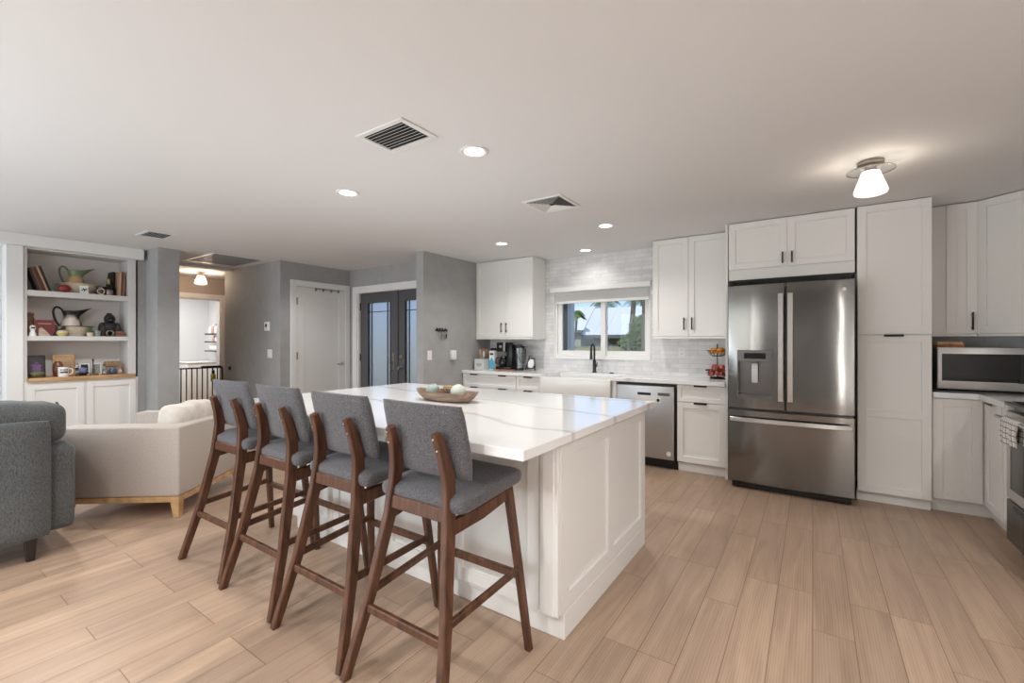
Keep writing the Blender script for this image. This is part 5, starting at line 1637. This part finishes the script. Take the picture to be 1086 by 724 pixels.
M['frond'] = noisy('palm_frond_green', (70, 96, 44), (118, 136, 70), .7, (3, 3, 3))
M['leaf'] = noisy('shrub_leaf_green', (58, 82, 40), (112, 128, 66), .7, (6, 6, 6))
def palm(label, pts, r0, n, L, seed):
    rnd = random.Random(seed)
    r = thing('palm_tree', label, 'palm tree', pts[0])
    part('trunk', B().tube(pts, [r0 * (1.15 - .35 * i / (len(pts) - 1)) for i in range(len(pts))], 8), 'bark2', r)
    c = Vector(pts[-1])
    for k in range(n):
        a = 2 * PI * k / n + rnd.uniform(-.2, .2)
        up = rnd.uniform(-.1, .75)
        b = B()
        sp = []
        for i in range(9):
            s = i / 8
            sp.append(c + Vector((math.cos(a) * L * s, math.sin(a) * L * s, L * (up * s - (.75 + up * .45) * s * s))))
        b.tube(sp, [.018 * (1 - .8 * i / 8) for i in range(9)], 5)
        side = Vector((-math.sin(a), math.cos(a), 0))
        for i in range(1, 25):
            s = i / 25
            q = s * 8
            p = sp[int(q)].lerp(sp[min(8, int(q) + 1)], q - int(q))
            dirv = (sp[min(8, int(q) + 1)] - sp[int(q)]).normalized()
            l = L * .34 * math.sin(PI * min(1, .12 + s * .86))
            for sd in (-1, 1):
                e = p + side * sd * l * .8 + dirv * l * .45 + Vector((0, 0, -l * .45))
                w = dirv * .022
                v = [b._v(p - w), b._v(p + w), b._v(p + (e - p) * .6 + w), b._v(e), b._v(p + (e - p) * .6 - w)]
                b.bm.faces.new(v)
        part('frond', b, 'frond', r, smooth=False)
    return r
palm('slim leaning palm seen at the left of the kitchen window', [(-9.50, 19.3, .985), (-9.55, 19.3, 1.2), (-9.4, 19.3, 1.8), (-9.36, 19.3, 2.35), (-9.46, 19.3, 2.72)], .06, 11, .62, 1)
palm('distant palm tops rising over the white roof', [(-11.6, 36, 1.0), (-11.5, 36, 3.5), (-11.6, 36, 5.2)], .16, 12, 1.7, 2)
palm('distant palm tops left of the others, behind the farther house', [(-16.2, 40, 1.0), (-16.0, 40, 3.5), (-16.4, 40, 5.3)], .16, 12, 1.6, 5)
palm('tall palm trunk at the right of the kitchen window, first of the pair', [(-5.60, 16, .82), (-5.57, 16, 1.3), (-5.46, 16, 2.6), (-5.36, 16, 5.0)], .10, 10, .9, 3)
palm('tall palm trunk at the far right of the kitchen window', [(-4.60, 14.5, .74), (-4.58, 14.5, 1.6), (-4.56, 14.5, 3.2), (-4.42, 14.5, 7.6)], .09, 10, 1.0, 4)
def shrub(label, x, y, z, rx, rz, n, seed):
    rnd = random.Random(seed)
    r = thing('shrub', label, 'shrub', (x, y, z))
    b = B()
    for k in range(n):
        u = Vector((rnd.gauss(0, 1), rnd.gauss(0, 1), rnd.gauss(0, 1))).normalized() * rnd.uniform(.45, 1)
        p = Vector((x + u.x * rx, y + u.y * rx, z + rz + u.z * rz))
        d = Vector((rnd.gauss(0, 1), rnd.gauss(0, 1), rnd.gauss(0, .6))).normalized() * rnd.uniform(.10, .2)
        s = d.orthogonal().normalized() * d.length * .28
        v = [b._v(p - d), b._v(p + s), b._v(p + d), b._v(p - s)]
        b.bm.faces.new(v)
    part('foliage', b, 'leaf', r, smooth=False)
    b = B()
    for k in range(5):
        b.tube([(x, y, z), (x + rnd.uniform(-.5, .5) * rx, y + rnd.uniform(-.5, .5) * rx, z + rz * 1.2)], [.03, .012], 5)
    part('stems', b, 'bark2', r)
shrub('leafy green shrub between the tall palm trunks outside', -4.95, 15.3, .78, .42, .72, 900, 11)
shrub('low green shrub left of the tall palm trunks outside', -5.98, 17.2, .88, .45, .34, 600, 12)
M['post_paint'] = mat('taupe_post_paint', (104, 96, 88), .7)
r = thing('porch_post', 'taupe porch post with pale edge board just outside the left of the kitchen window', 'post', (-3.1, 6.05, -.12))
part('core', B().box(-3.22, -3.06, 6.0, 6.12, -.12, 2.6, .004), 'post_paint', r)
part('edge_board', B().box(-3.058, -2.995, 5.99, 6.11, -.12, 2.6, .004), 'trim', r)
